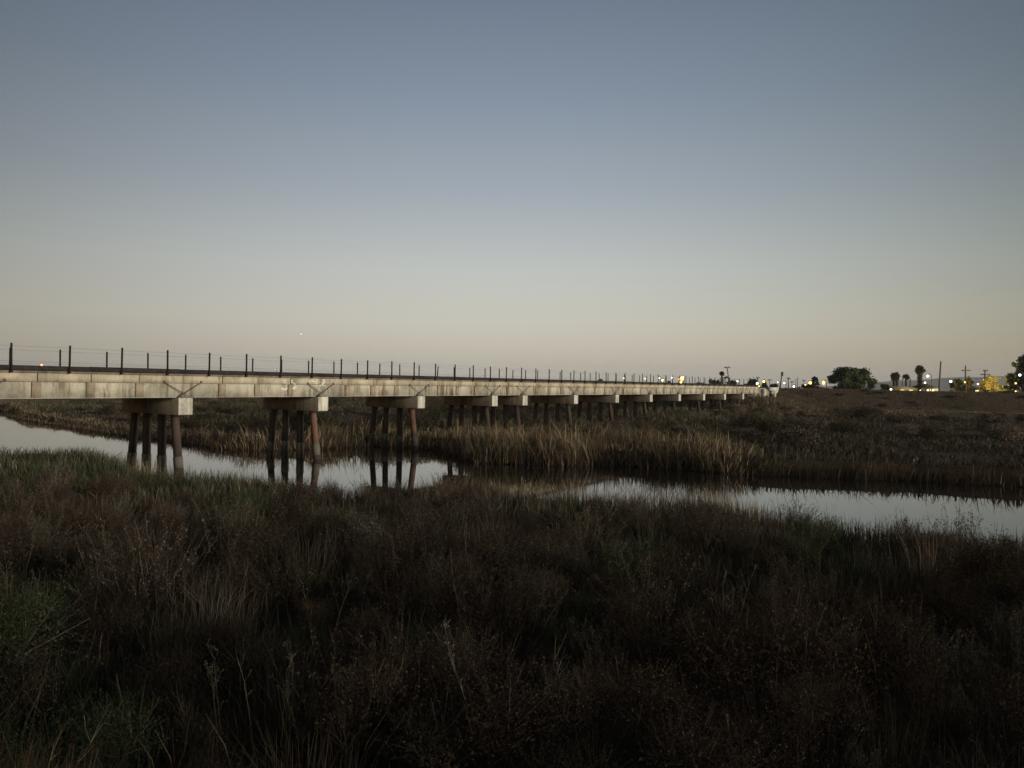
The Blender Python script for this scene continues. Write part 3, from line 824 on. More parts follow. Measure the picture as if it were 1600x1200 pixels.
def stalk(seed, Hh=1.25, nst=1, umbel=7, col=('grey', 'straw'), spread=0.12, w0=0.014):
    """tall dead flower stalks, branched near the top"""
    r = np.random.default_rng(seed); g = Geo()
    A, B, W, hp = [], [], [], []
    for s_ in range(nst):
        h = Hh * r.uniform(0.75, 1.05); az = r.uniform(0, 6.28); le = abs(r.normal(0, spread))
        p = np.array((r.normal(0, 0.006), r.normal(0, 0.006), 0.0)); d = np.array((math.cos(az) * le, math.sin(az) * le, 1.0)); d /= np.linalg.norm(d)
        for q in range(7):
            d2 = d + r.normal(0, 0.05, 3); d2 /= np.linalg.norm(d2); e = p + d2 * h / 7
            A.append(p); B.append(e); W.append(w0 * (1 - q * 0.09))
            if q >= 3:
                for _ in range(1 + (q > 4)):
                    bd = d2 + r.normal(0, 0.6, 3); bd[2] = abs(bd[2]) + 0.3; bd /= np.linalg.norm(bd); L = h * r.uniform(0.1, 0.24)
                    m_ = e + bd * L * 0.55; m2 = m_ + (bd + np.array((0, 0, 0.5))) * L * 0.4
                    A += [e, m_]; B += [m_, m2]; W += [w0 * 0.5, w0 * 0.4]
                    for _ in range(umbel):
                        ud = r.normal(size=3); ud[2] = abs(ud[2]) + 0.3; ud /= np.linalg.norm(ud); u1 = m2 + ud * h * 0.04
                        A.append(m2); B.append(u1); W.append(w0 * 0.25); hp += [u1 + r.normal(0, 0.006, 3) for _ in range(3)]
            p, d = e, d2
    W = np.array(W)
    g.sticks(A, B, W, W * 0.85, pick(list(col), [1] * len(col), len(A), r, 0.2), r)
    if hp: g.leaves(hp, r.uniform(0.008, 0.016, len(hp)), pick(list(col), [1] * len(col), len(hp), r), r, 1.4)
    return g.mesh('stalk', M['plant'])

KINDS = {
  'brown_dome': dict(me=[shrub_dome(s, ['brown', 'tan', 'maroon', 'rust'], [5, 1.2, 2, 1]) for s in (1, 2, 3)], name='marsh_shrub', cat='shrub',
        label='rounded brown small-leaved marsh shrub on the dark near bank', group='rounded brown shrubs on the near bank'),
  'maroon_dome': dict(me=[shrub_dome(s, ['maroon', 'brown', 'deep'], [5, 3, 2], 0.7, 0.7) for s in (4, 5)], name='marsh_shrub', cat='shrub',
        label='low dark maroon marsh shrub crowded among others on the near bank', group='low maroon shrubs on the near bank'),
  'green_dome': dict(me=[shrub_dome(s, ['green', 'olive', 'deep', 'sage'], [3, 4, 2, 1], 0.8, 0.75) for s in (6, 7)], name='marsh_shrub', cat='shrub',
        label='dark green rounded marsh shrub among brown ones on the near bank', group='green shrubs on the near bank'),
  'spray': dict(me=[shrub_spray(s, ['tan', 'brown', 'grey', 'maroon'], [2, 5, 0.8, 2]) for s in (11, 12, 13)], name='seeding_weed', cat='weed',
        label='upright brown weed with feathery seed heads standing on the near bank', group='feathery brown weeds on the near bank'),
  'greyspray': dict(me=[shrub_spray(s, ['grey', 'sage', 'tan', 'brown'], [2.2, 2, 2, 3], 0.95, 80, 0.35, 12) for s in (14, 15)], name='seeding_weed', cat='weed',
        label='greyish dry weed with many thin upright stems on the near bank', group='greyish dry weeds on the near bank'),
  'tuft': dict(me=[reed_clump(s, ['tan', 'straw', 'brown', 'grey'], [4, 0.5, 5, 2], 0.95, 260, 0.5, 0.008) for s in (21, 22, 23)], name='grass_tuft', cat='grass tuft',
        label='tall tan grass tuft rising above the near bank plants', group='tan grass tufts on the near bank'),
  'greentuft': dict(me=[reed_clump(s, ['green', 'olive', 'sage'], [3, 4, 2], 0.8) for s in (24, 25)], name='grass_tuft', cat='grass tuft',
        label='leafy green grass tuft on the near bank of the creek', group='green grass tufts on the near bank'),
}
cnt = 0
def place_plant(kind, x, y, sc=1.0, lab=None, grp=True, name=None):
    K = KINDS[kind]; me = K['me'][int(RNG.integers(len(K['me'])))]
    z = float(height(np.array([x]), np.array([y]))[0]) - 0.04
    o = link_mesh(name or K['name'], me, None, (x, y, z), RNG.uniform(0, 6.28), (sc * RNG.uniform(0.85, 1.15), sc * RNG.uniform(0.85, 1.15), sc * RNG.uniform(0.8, 1.2)))
    o.rotation_euler[0] = RNG.uniform(-0.08, 0.08); o.rotation_euler[1] = RNG.uniform(-0.08, 0.08)
    tag(o, lab or K['label'], K['cat'], K['group'] if grp else None)
    return o
# Poisson-like scatter over the near bank
placed = []
order = list(KINDS)
tries = 0
LIMIT = {'brown_dome': 92, 'maroon_dome': 70, 'green_dome': 32, 'spray': 115, 'greyspray': 75, 'tuft': 48, 'greentuft': 34}
count = {k: 0 for k in order}
while tries < 6000:
    tries += 1
    yy = 6.6 + 27.0 * RNG.random() ** 1.15; xx = RNG.uniform(-1, 1) * (0.72 * yy + 2.0)
    if not bool(near_side(np.array([xx]), np.array([yy]))[0]): continue
    sdv = float(sdist(np.array([xx]), np.array([yy]))[0])
    if sdv < 0.7: continue
    pg = float(fbm(np.array([xx]), np.array([yy]), 5.5, 21)[0]); pd = float(fbm(np.array([xx]), np.array([yy]), 4.0, 133)[0])
    gap = 0.56 + 0.013 * yy
    if any((xx - a) ** 2 + (yy - b) ** 2 < gap * gap for a, b in placed): continue
    wts = {'brown_dome': 1.6 * (pd > 0.45), 'maroon_dome': 1.7 * (pd < 0.55), 'green_dome': 2.2 * (pg > 0.54), 'spray': 1.5, 'greyspray': 0.9 * (pd > 0.5),
           'tuft': 1.0 if sdv > 2 else 2.0, 'greentuft': 2.0 * (pg > 0.55) + (1.0 if (xx < -8 and yy > 24) else 0)}
    ws = np.array([wts[k] for k in order], float) + 1e-6
    kd = order[int(RNG.choice(len(order), p=ws / ws.sum()))]
    if count[kd] >= LIMIT[kd]: continue
    count[kd] += 1
    placed.append((xx, yy))
    sc = RNG.uniform(0.55, 1.0) if RNG.random() < 0.6 else RNG.uniform(1.0, 1.5)
    if sdv < 4: sc *= 0.72
    place_plant(kd, xx, yy, sc)

STALKS = [stalk(201, 1.15, 2, 3, ('straw', 'grey'), 0.2, 0.008), stalk(202, 1.3, 1, 2, ('straw', 'grey'), 0.15, 0.008), stalk(203, 1.0, 4, 0, ('grey', 'tan'), 0.3, 0.007), stalk(204, 1.0, 3, 5, ('grey', 'tan'), 0.2, 0.007)]
for i in range(46):
    while True:
        yy = 8.5 + 16 * RNG.random() ** 1.3; xx = RNG.uniform(-0.68, 0.5) * yy
        if abs(xx + 1.5) > 0.1: break
    z = float(height(np.array([xx]), np.array([yy]))[0]) - 0.03
    sc = RNG.uniform(0.75, 1.2)
    o = link_mesh('dead_stalk', STALKS[int(RNG.integers(4))], None, (xx, yy, z), RNG.uniform(0, 6.28), sc)
    o.rotation_euler[0] = RNG.normal(0, 0.14); o.rotation_euler[1] = RNG.normal(0, 0.14)
    tag(o, 'thin pale dead stalk poking out of the dark near bank plants', 'dead plant', 'thin pale stalks scattered over the near bank')

# single plants one can point to in the photo
def single(me, name, px, py_base, dist, sc, label, cat, tilt=(0, 0), rz=0.0):
    p = at(px, py_base, dist)
    z = float(height(np.array([p.x]), np.array([p.y]))[0]) - 0.03
    o = link_mesh(name, me, None, (p.x, p.y, z), rz, sc)
    o.rotation_euler[0], o.rotation_euler[1] = tilt
    return tag(o, label, cat)
single(stalk(101, 1.3, 4, 5, ('grey', 'straw'), 0.2, 0.010), 'dead_stalk', 452, 1190, 8.6, 0.8, 'branched pale dead stalks with small umbels, four stems in one clump low in the foreground', 'dead plant')
single(stalk(102, 1.45, 1, 0, ('pale', 'grey'), 0.05, 0.011), 'dead_stalk', 397, 1195, 8.4, 1.0, 'single bare thin stalk standing just beside the clump of pale umbels', 'dead plant')
single(stalk(103, 1.6, 1, 6, ('pale', 'grey'), 0.06, 0.013), 'dead_stalk', 748, 1195, 8.5, 1.0, 'tall lone stalk with a few forked twigs in the middle foreground', 'dead plant')
single(stalk(104, 1.1, 6, 0, ('pale', 'straw'), 0.5, 0.011), 'dead_stalk', 556, 1195, 8.8, 1.0, 'fan of bare straw coloured twigs under the rusty brown bush', 'dead plant', (0, 0.35))
single(stalk(105, 1.2, 3, 0, ('pale', 'grey'), 0.55, 0.010), 'dead_stalk', 830, 1130, 9.6, 1.1, 'arching grey twigs leaning over in the centre foreground', 'dead plant', (0, 0.3))
g = Geo(); g.tube([(0, 0, -0.1), (-0.01, 0, 0.30), (-0.03, 0.01, 0.62)], [0.022, 0.021, 0.018], 8)
o = g.build('wooden_stake', simple('pale_stake_wood', (0.24, 0.19, 0.12), 0.85, 0.3, 12.0)); p = at(1140, 1200, 8.4)
o.location = (p.x, p.y, float(height(np.array([p.x]), np.array([p.y]))[0])); tag(o, 'short pale stick poking up at the bottom edge, right of the middle', 'stake')
single(stalk(106, 1.3, 3, 0, ('pale', 'straw', 'tan'), 0.25, 0.012), 'straw_stem', 30, 1190, 6.6, 1.0, 'long leaning straw stems above the rusty grass of the embankment corner', 'grass stem', (0, 0.45))
place = at(585, 1115, 9.3)
o = link_mesh('marsh_shrub', shrub_dome(301, ['rust', 'tan', 'orange', 'brown'], [4, 3, 1, 3], 1.0, 1.05, 6000, 0.024), None, (place.x, place.y, float(height(np.array([place.x]), np.array([place.y]))[0]) - 0.05), 0.4, 1.0)
tag(o, 'large rusty brown feathery bush low in the left middle of the foreground', 'shrub')
place = at(560, 860, 19.0)
o = link_mesh('marsh_shrub', shrub_dome(302, ['sage', 'sage', 'olive', 'grey'], [4, 3, 2, 2], 1.5, 1.0, 5200, 0.04), None, (place.x, place.y, float(height(np.array([place.x]), np.array([place.y]))[0]) - 0.05), 1.4, (1.2, 1.0, 0.9))
tag(o, 'broad grey-green sage bush standing out among brown weeds below the second pier', 'shrub')
place = at(910, 1150, 9.0)
o = link_mesh('marsh_shrub', shrub_dome(303, ['tan', 'rust', 'brown'], [4, 2, 2], 0.5, 0.95, 2600, 0.024), None, (place.x, place.y, float(height(np.array([place.x]), np.array([place.y]))[0]) - 0.05), 0.9, 1.0)
tag(o, 'narrow tan bush with a pointed top at the bottom edge near the middle', 'shrub')

# shrubs beyond the creek
FARKINDS = [shrub_dome(s, nm, wt, 1.7, 1.35, 2200, 0.10) for s, nm, wt in ((401, ['brown', 'maroon', 'olive'], [4, 2, 2]), (402, ['olive', 'brown', 'deep'], [4, 3, 2]), (403, ['brown', 'tan', 'grey'], [4, 2, 2]))]
far_placed = []
tries = 0
while len(far_placed) < 100 and tries < 5000:
    tries += 1
    yy = RNG.uniform(55, 132); xx = RNG.uniform(-0.72, 0.72) * yy
    if yy > levee_y(xx) - 10 or float(ysplit(np.array([xx]))[0]) > yy: continue
    if float(sdist(np.array([xx]), np.array([yy]))[0]) < 5.0: continue
    if any((xx - a) ** 2 + (yy - b) ** 2 < 9 for a, b in far_placed): continue
    rel = Vector((xx, yy, 0)) - BO; ww = rel.dot(BN)
    if -0.6 < ww < 6.5 or (xx > 66 and yy > path_y(xx) - 26): continue
    far_placed.append((xx, yy))
    me = FARKINDS[int(RNG.integers(3))]
    sc = RNG.uniform(0.6, 1.15)
    o = link_mesh('marsh_shrub', me, None, (xx, yy, float(height(np.array([xx]), np.array([yy]))[0]) - 0.1), RNG.uniform(0, 6.28), (sc * 1.2, sc * 1.2, sc * RNG.uniform(0.6, 1.0)))
    tag(o, 'low dark rounded shrub on the flat marsh beyond the creek', 'shrub', 'shrubs on the marsh beyond the creek')

for i in range(34):  # low shrubs on the levee slope, flattened copies of the far ones
    xx = RNG.uniform(30, 118); yy = levee_y(xx) - RNG.uniform(3, 15)
    rel = Vector((xx, yy, 0)) - BO
    if -1.5 < rel.dot(BN) < 7 and rel.dot(BD) < 158: continue
    if bool(on_path(np.array([xx]), np.array([yy]))[0]): continue
    sc = RNG.uniform(0.25, 0.7)
    o = link_mesh('levee_shrub', FARKINDS[int(RNG.integers(3))], None, (xx, yy, float(height(np.array([xx]), np.array([yy]))[0]) - 0.1), RNG.uniform(0, 6.28), (sc * 1.5, sc * 1.5, sc * 0.6))
    tag(o, 'small flattened shrub on the slope of the levee', 'shrub', 'shrubs on the levee slope')

# ------------------------------------------------------------------ the far side: trees, palms, poles, houses, lamps
def crown(g, blobs, nl, leaf, names, weights, r):
    B = np.array(blobs); vol = B[:, 3] ** 2; k = r.choice(len(B), nl, p=vol / vol.sum()); L = B[k]
    d = r.normal(size=(nl, 3)); d /= np.linalg.norm(d, axis=1)[:, None]
    P = L[:, :3] + d * (L[:, 3] * r.beta(3, 1.2, nl) * (1 + 0.22 * r.normal(size=nl)))[:, None]
    P[:, 2] = np.maximum(P[:, 2], 0.15)
    tone = r.uniform(0.7, 1.35, len(B))[k]
    g.leaves(P, r.uniform(0.6, 1.5, nl) * leaf, pick(names, weights, nl, r) * tone[:, None], r, 1.8)

def tree(px, px_w, py_top, py_base, dist, label, seed, names=('deep', 'olive', 'green'), weights=(4, 3, 2), nl=3000, leaf=0.42, shape='round', name='tree', cat='tree', low=False):
    r = np.random.default_rng(seed)
    top = at(px, py_top, dist); base = at(px, py_base, dist)
    gz = float(height(np.array([base.x]), np.array([base.y]))[0])
    H = top.z - gz; W = px_w / F * dist / 2
    root = empty(name, (base.x, base.y, gz)); tag(root, label, cat)
    g = Geo()
    zc = 0.30 if not low else 0.05
    g.tube([(0, 0, -0.3), (0.05 * W, 0, H * 0.3), (0, 0.04 * W, H * 0.62)], [0.055 * H, 0.04 * H, 0.015 * H], 8)
    blobs = []
    nb = 30
    for i in range(nb):
        t = r.uniform(zc + 0.10, 0.90)
        env = math.sin(math.pi * min(1, (t - zc) / (1 - zc) * 0.78 + 0.2)) if not low else math.sqrt(max(0.05, 1 - t ** 2))
        az = r.uniform(0, 6.28); rr = W * env * r.uniform(0.2, 0.9)
        br = min(W, H) * r.uniform(0.13, 0.30)
        bz = min(t * H, H - br)
        blobs.append((math.cos(az) * rr, math.sin(az) * rr, bz, br))
        if i % 2 == 0: g.tube([(0, 0, H * 0.25 * (1 - low)), (math.cos(az) * rr * 0.6, math.sin(az) * rr * 0.6, bz * 0.75 + 0.05), (math.cos(az) * rr, math.sin(az) * rr, bz)], [0.022 * H, 0.014 * H, 0.006 * H], 5)
    blobs.append((0.1 * W, 0, H * 0.84, H * 0.15))
    g.build('trunk', M['bark'], root, smooth=True)
    g = Geo(); crown(g, blobs, nl, leaf, list(names), list(weights), r)
    g.build('crown', M['tree'], root)
    return root

def palm(px, py_top, py_base, dist, label, seed, crown_px=10, skirt=0.0):
    r = np.random.default_rng(seed)
    top = at(px, py_top, dist); base = at(px, py_base, dist)
    gz = float(height(np.array([base.x]), np.array([base.y]))[0]) ; cr = crown_px / F * dist / 2
    H = top.z - gz - cr * 0.7
    root = empty('palm_tree', (base.x, base.y, gz)); tag(root, label, 'palm tree')
    g = Geo(); tr = 0.35 if not skirt else 0.5
    g.tube([(0, 0, -0.3), (0.1, 0, H * 0.5), (0.05, 0.05, H)], [tr * 1.2, tr, tr * 0.75], 9)
    g.build('trunk', M['bark'], root, smooth=True)
    g = Geo()
    n = 46
    az = r.uniform(0, 6.28, n); el = r.uniform(-0.7, 1.35, n)
    A, L = [], []
    for a, e in zip(az, el):
        ln = cr * r.uniform(0.75, 1.1)
        for t in np.linspace(0.15, 1, 9):
            p = np.array((math.cos(a) * math.cos(e) * ln * t, math.sin(a) * math.cos(e) * ln * t, H + math.sin(e) * ln * t - 0.35 * ln * t * t))
            A += [p + r.normal(0, 0.10 * cr * t, 3) for _ in range(6)]
    g.leaves(A, cr * 0.24, pick(['deep', 'olive', 'brown'], [5, 2, 2], len(A), r), r, 4.0)
    if skirt:
        ns = 260; zz = H - r.random(ns) * skirt * H; a = r.uniform(0, 6.28, ns)
        P = np.stack([np.cos(a) * tr * 1.25, np.sin(a) * tr * 1.25, zz], 1)
        g.leaves(P, 0.5, pick(['brown', 'deep'], [3, 2], ns, r), r, 3)
    g.build('crown', M['tree'], root)
    return root

def pole(px_t, py_t, px_b, py_b, dist, label, arms=(), wd=0.16, lamp=None, name='utility_pole', cat='utility pole'):
    """arms: (fraction from the top, half length in photo pixels)"""
    t = at(px_t, py_t, dist); b_ = at(px_b, py_b, dist)
    d = (b_ - t); 
    gz = float(height(np.array([b_.x]), np.array([b_.y]))[0])
    if b_.z > gz: b_ = t + d * ((t.z - gz) / max(0.1, t.z - b_.z))
    root = empty(name, b_); tag(root, label, cat)
    v = t - b_
    g = Geo(); g.tube([(0, 0, -0.3), tuple(v * 0.5), tuple(v)], [wd * 1.15, wd, wd * 0.8], 8)
    g.build('pole', M['polewood'], root, smooth=True)
    for fr, half in arms:
        c = v * (1 - fr); hl = half / F * dist
        g = Geo(); g.box(c.x - hl, c.x + hl, c.y - 0.28, c.y - 0.12, c.z - 0.13, c.z + 0.13)
        for q in (-0.85, -0.45, 0.45, 0.85): g.tube([(c.x + q * hl, c.y - 0.2, c.z + 0.131), (c.x + q * hl, c.y - 0.2, c.z + 0.42)], 0.06, 5)
        g.build('crossarm', M['polewood'], root)
    return root

def lamp(px, py, dist, diam_px, mat, label, cat='street lamp', name='street_lamp', arm=1.2, light=None, stretch=1.0):
    h = at(px, py, dist); gz = float(height(np.array([h.x]), np.array([h.y]))[0])
    r_ = diam_px * (0.72 if mat == 'white' else 0.9) / F * dist / 2
    root = empty(name, (h.x + arm, h.y, gz)); tag(root, label, cat)
    g = Geo(); zt = h.z - gz
    g.tube([(0, 0, -0.2), (0, 0, zt + 0.1), (-arm * 0.4, 0, zt + r_ * stretch + 0.32), (-arm, 0, zt + r_ * stretch + 0.22)], [0.11, 0.08, 0.06, 0.06], 7)
    g.build('lamp_post', M['polewood'], root, smooth=True)
    g = Geo(); g.box(-arm - r_ * 0.9, -arm + r_ * 0.7, -0.2, 0.2, zt + r_ * stretch + 0.03, zt + r_ * stretch + 0.24)
    g.build('lamp_housing', M['polewood'], root)
    g = Geo(); g.ball((-arm, 0, zt), r_, 12, 8, sq=(1, 1, stretch)); g.build('bulb', M[mat], root, smooth=True)
    return root

def house(px0, px1, py_eave, py_ridge, dist, label, roof='roof', wall='wall', windows=2, name='house', cat='house', hip=0.25, depth=9.0):
    a = at(px0, py_eave, dist); b_ = at(px1, py_eave, dist); rz = at(px0, py_ridge, dist).z
    gz = float(height(np.array([a.x]), np.array([a.y]))[0]); W = b_.x - a.x; he = a.z - gz; hr = rz - gz
    root = empty(name, (a.x, a.y, gz)); tag(root, label, cat)
    g = Geo(); g.box(0, W, 0, depth, -0.3, he); g.build('wall', M[wall], root)
    g = Geo(); o = 0.5; k = W * hip
    v = [(-o, -o, he + .004), (W + o, -o, he + .004), (W + o, depth + o, he + .004), (-o, depth + o, he + .004), (k, depth / 2, hr), (W - k, depth / 2, hr)]
    g.add(v, quads=[(0, 1, 5, 4), (2, 3, 4, 5), (0, 3, 2, 1)], tris=[(1, 2, 5), (3, 0, 4)])
    g.build('roof', M[roof], root)
    for i in range(windows):
        c = W * (i + 0.7) / (windows + 0.4)
        g = Geo(); g.box(c - 0.6, c + 0.6, -0.04, -0.004, he * 0.45, he * 0.82); g.build('window', M['window'], root)
    return root

# hills far off to the right
g = Geo()
HD = 3600.0
hx = np.linspace(1240, 2100, 110)
prof = [(1240, 606), (1330, 601), (1375, 596.5), (1405, 594), (1440, 594), (1470, 590.5), (1500, 589.5), (1530, 589), (1560, 588), (1600, 588.5), (1700, 590), (1850, 592), (2100, 596)]
py = np.interp(hx, [p[0] for p in prof], [p[1] for p in prof]) + 0.9 * (vnoise(hx, hx * 0, 18, 3) - 0.5) + 0.8 * (vnoise(hx, hx * 0, 7, 4) - 0.5)
rows = []
for dd, fz in ((HD - 420, 0.0), (HD - 280, 0.35), (HD - 130, 0.75), (HD, 1.0), (HD + 260, 0.4), (HD + 480, -0.02)):
    for px_, py_ in zip(hx, py):
        p = at(px_, py_, HD); q = at(px_, py_, dd)
        zt = max(p.z, 3.2)
        rows.append((p.x * dd / HD, dd + 40 * (vnoise(np.array([px_]), np.array([dd]), 30, 6)[0] - 0.5), 1.5 + (zt - 1.5) * fz * (1 if fz == 1 else 0.85 + 0.3 * vnoise(np.array([px_ * 1.0]), np.array([dd]), 25, 8)[0])))
n_ = len(hx); q = []
for i in range(5):
    for j in range(n_ - 1): q.append((i * n_ + j, i * n_ + j + 1, (i + 1) * n_ + j + 1, (i + 1) * n_ + j))
g.add(rows, quads=q)
tag(g.build('hills', simple('dry_hill_ground', (0.14, 0.125, 0.09), 0.95, 0.3, 0.01), smooth=True), 'low bluish hills on the far right horizon', 'hills', kind='structure')

# trees, left to right
tree(938, 14, 592.5, 605, 260, 'small dark treetop just above the deck in the middle of the bridge', 501, nl=1200, leaf=0.5)
tree(1045, 9, 595, 606, 250, 'tiny dark bush between the two groups of yellow lights', 502, nl=700, leaf=0.45, low=True)
tree(1092, 34, 598, 608, 260, 'long low dark hedge-like tree left of the round palm', 503, nl=1600, leaf=0.5, low=True)
tree(1114, 30, 593.5, 608, 255, 'dark treetop under the round palm behind the railing', 504, nl=1800, leaf=0.5, low=True)
tree(1143, 26, 594.5, 608, 255, 'dark treetop under the roofed lookout', 505, nl=1700, leaf=0.5, low=True)
tree(1177, 32, 592, 608, 245, 'dark rounded tree left of the white and lime lights at the bridge end', 506, nl=2600, leaf=0.45, low=True)
tree(1194, 12, 597, 608, 240, 'narrow dark shrub under the small yellow lamp', 507, nl=900, leaf=0.45, low=True)
tree(1208, 22, 599.5, 609, 230, 'low rounded dark bush directly behind the abutment', 508, nl=1500, leaf=0.4, low=True)
tree(1262, 42, 601, 610, 220, 'long low dark bush below the orange lamp', 509, nl=1800, leaf=0.4, low=True)
tree(1272, 16, 588, 609, 235, 'small flat-topped tree beside the orange lamp', 510, nl=1500, leaf=0.4)
tree(1319, 58, 574, 611, 215, 'left half of the large leafy dark green tree pair on the levee horizon', 511, nl=6500, leaf=0.42, low=True, names=('leaf', 'olive', 'green'), weights=(5, 2, 2))
tree(1341, 56, 575, 611, 219, 'right half of the large leafy dark green tree pair, reaching toward the palms', 512, nl=6000, leaf=0.42, low=True, names=('leaf', 'olive', 'green'), weights=(5, 2, 2))
tree(1382, 24, 600, 611, 240, 'low dark round bush left of the pair of palms', 513, nl=1200, leaf=0.4, low=True)
tree(1496, 26, 592, 612, 225, 'dusky bush just right of the tall bare pole', 514, nl=2400, leaf=0.36, low=True, names=('deep', 'brown', 'olive'), weights=(3, 2, 2))
tree(1513, 18, 589, 612, 222, 'thin twiggy bush under the crossed utility pole', 515, nl=1100, leaf=0.32, names=('deep', 'brown'), weights=(3, 3))
ylt = tree(1548, 48, 587, 614, 215, 'golden yellow bush lit up by a street lamp', 516, nl=4200, leaf=0.36, low=True, names=('sage', 'tan', 'olive'), weights=(4, 3, 2), name='lit_tree')
tree(1601, 52, 553, 614, 200, 'tall ragged dark tree cut by the right edge', 517, nl=6500, leaf=0.42, low=True, names=('deep', 'green', 'olive'), weights=(5, 2, 2))
tree(1578, 20, 583, 614, 203, 'lower dark tree between the golden bush and the tall ragged tree', 518, nl=2200, leaf=0.4, low=True)
tree(1640, 60, 560, 614, 205, 'dark tree standing beyond the right edge', 519, nl=3000, leaf=0.45, low=True)
# unseen trees added right of the frame to keep low glow off the banks
def shade_tree(x, y, H, W, seed):
    r = np.random.default_rng(seed); gz = float(height(np.array([x]), np.array([y]))[0])
    root = empty('added_shade_tree', (x, y, gz)); tag(root, 'bushy dark tree added beyond the right edge of the frame for its shade', 'tree', 'shade trees added out of frame')
    g = Geo(); g.tube([(0, 0, -0.3), (0.1, 0, H * 0.35), (0, 0.1, H * 0.7)], [0.24, 0.17, 0.06], 8); g.build('trunk', M['bark'], root, smooth=True)
    blobs = []
    for i in range(26):
        t = r.uniform(0.14, 0.88); az = r.uniform(0, 6.28); rr = W * math.sin(math.pi * (0.2 + 0.75 * t)) * r.uniform(0.1, 0.85)
        blobs.append((math.cos(az) * rr, math.sin(az) * rr, t * H, r.uniform(0.18, 0.32) * W))
    g = Geo(); crown(g, blobs, 3000, 0.34, ['deep', 'olive', 'green'], [4, 3, 2], r); g.build('crown', M['tree'], root)
for i, (tx, ty, th, tw) in enumerate(((17.5, 0.5, 7.0, 3.4), (13.5, -5.5, 6.5, 3.4), (23, 6, 6.5, 3.3), (28, -3, 6.5, 3.3), (21, -12, 5.5, 3.2), (33, 9, 5.5, 3.2), (56, 31, 7.0, 3.4), (63, 35, 7.0, 3.4))):
    shade_tree(tx, ty, th, tw, 900 + i)
# palms
palm(1127.5, 580.5, 606, 250, 'round-headed palm rising above the deck near the roofed lookout', 601, 8)
palm(1396.5, 583, 610, 255, 'left palm of the close pair with ragged heads', 602, 10, 0.25)
palm(1401, 581.5, 610, 258, 'right palm of the close pair with ragged heads', 603, 9, 0.25)
palm(1415, 585, 610, 262, 'short slim palm right of the close pair', 604, 10)
palm(1437, 571, 611, 235, 'tallest palm, with a thick shaggy trunk, beside the white lamps', 605, 15, 0.75)
# poles
pole(1136, 573.5, 1139.5, 600, 240, 'leaning utility pole with a crossarm above the roofed lookout', ((0.02, 4.5),))
pole(1222, 582, 1219, 606, 205, 'leaning pole with a bulky floodlight head at the end of the bridge', (), 0.17)
o = pole(1231.7, 591, 1231.7, 607, 230, 'short dark utility pole with a crossarm right of the leaning floodlight', ((0.03, 2.2),), 0.15)
pole(1237.5, 596, 1237.5, 607, 290, 'small distant crossarm pole near the white glare', ((0.05, 2.5),), 0.14)
pole(1243.5, 592.5, 1243.5, 607, 300, 'left of the two thin bare masts', (), 0.13)
pole(1246.3, 590, 1246.3, 607, 300, 'right and taller of the two thin bare masts', (), 0.14)
pole(1256, 594, 1256, 607, 310, 'faint distant utility pole left of the small flat-topped tree', ((0.05, 2.5),), 0.13)
pole(1202.5, 593, 1202.5, 606, 300, 'faint T-shaped utility pole behind the abutment', ((0.04, 3.0),), 0.13)
pole(1184, 589.5, 1184, 606, 280, 'T-shaped pole top poking from the dark rounded tree', ((0.04, 2.5),), 0.14)
pole(1410, 595, 1410, 608, 270, 'short bare post between the palms', (), 0.14)
pole(1422.5, 591.5, 1421.5, 610, 260, 'bare dark post right of the short slim palm', (), 0.18)
pole(1470, 564.5, 1467.5, 611, 215, 'tall thick bare wooden pole, the highest on the right horizon', (), 0.24)
pole(1508.7, 571, 1508.3, 612, 225, 'cross-shaped utility pole with one long crossarm', ((0.16, 7.0),), 0.22)
pole(1539, 578.5, 1538.5, 612, 235, 'utility pole with two crossarms above the golden bush', ((0.02, 3.8), (0.16, 7.5)), 0.2)
g_ = [o for o in bpy.data.objects if o.get('label') == 'leaning pole with a bulky floodlight head at the end of the bridge'][0]
hd = at(1221.6, 584, 205) - g_.location
g = Geo(); g.box(hd.x - 0.28, hd.x + 0.28, hd.y - 0.4, hd.y - 0.18, hd.z - 0.6, hd.z + 0.5); g.build('floodlight', M['polewood'], g_)
# roofed lookout
p = at(1135, 601, 240); gz = 3.1
root = empty('lookout', (p.x, p.y, gz)); tag(root, 'small open lookout with a pitched roof on posts beside the round-headed palm', 'lookout')
zr = at(1135, 591, 240).z - gz; zt = at(1135, 587.5, 240).z - gz
for dx in (-0.75, 0.75):
    for dy in (-0.75, 0.75):
        g = Geo(); g.tube([(dx, dy, 0), (dx, dy, zr)], 0.08, 6); g.build('leg', M['polewood'], root)
g = Geo(); g.add([(-1.1, -1.1, zr), (1.1, -1.1, zr), (1.1, 1.1, zr), (-1.1, 1.1, zr), (0, 0, zt)], quads=[(0, 3, 2, 1)], tris=[(0, 1, 4), (1, 2, 4), (2, 3, 4), (3, 0, 4)]); g.build('roof', M['roof'], root)
g = Geo(); g.box(-0.9, 0.9, -0.9, 0.9, zr - 2.0, zr - 1.85); g.build('platform', M['polewood'], root)
# houses
house(1399, 1434, 606.3, 603, 235, 'long low pale-walled house lit by lamps between the palms', 'shed_roof', 'wall', 2, hip=0.05)
house(1446, 1467, 606, 599.8, 232, 'house with a dark hipped roof left of the tall bare pole', 'roof', 'wall', 1)
house(1277, 1296, 606.5, 601.5, 225, 'shed with a pale sloping roof left of the large tree pair', 'shed_roof', 'roof', 0, name='shed', cat='shed', hip=0.3)
house(1520, 1534, 607, 602, 250, 'small dark house behind the twiggy bush', 'roof', 'roof', 1)
house(1052, 1060, 605.5, 603, 250, 'small low building beside the largest yellow lights', 'roof', 'wall', 1)
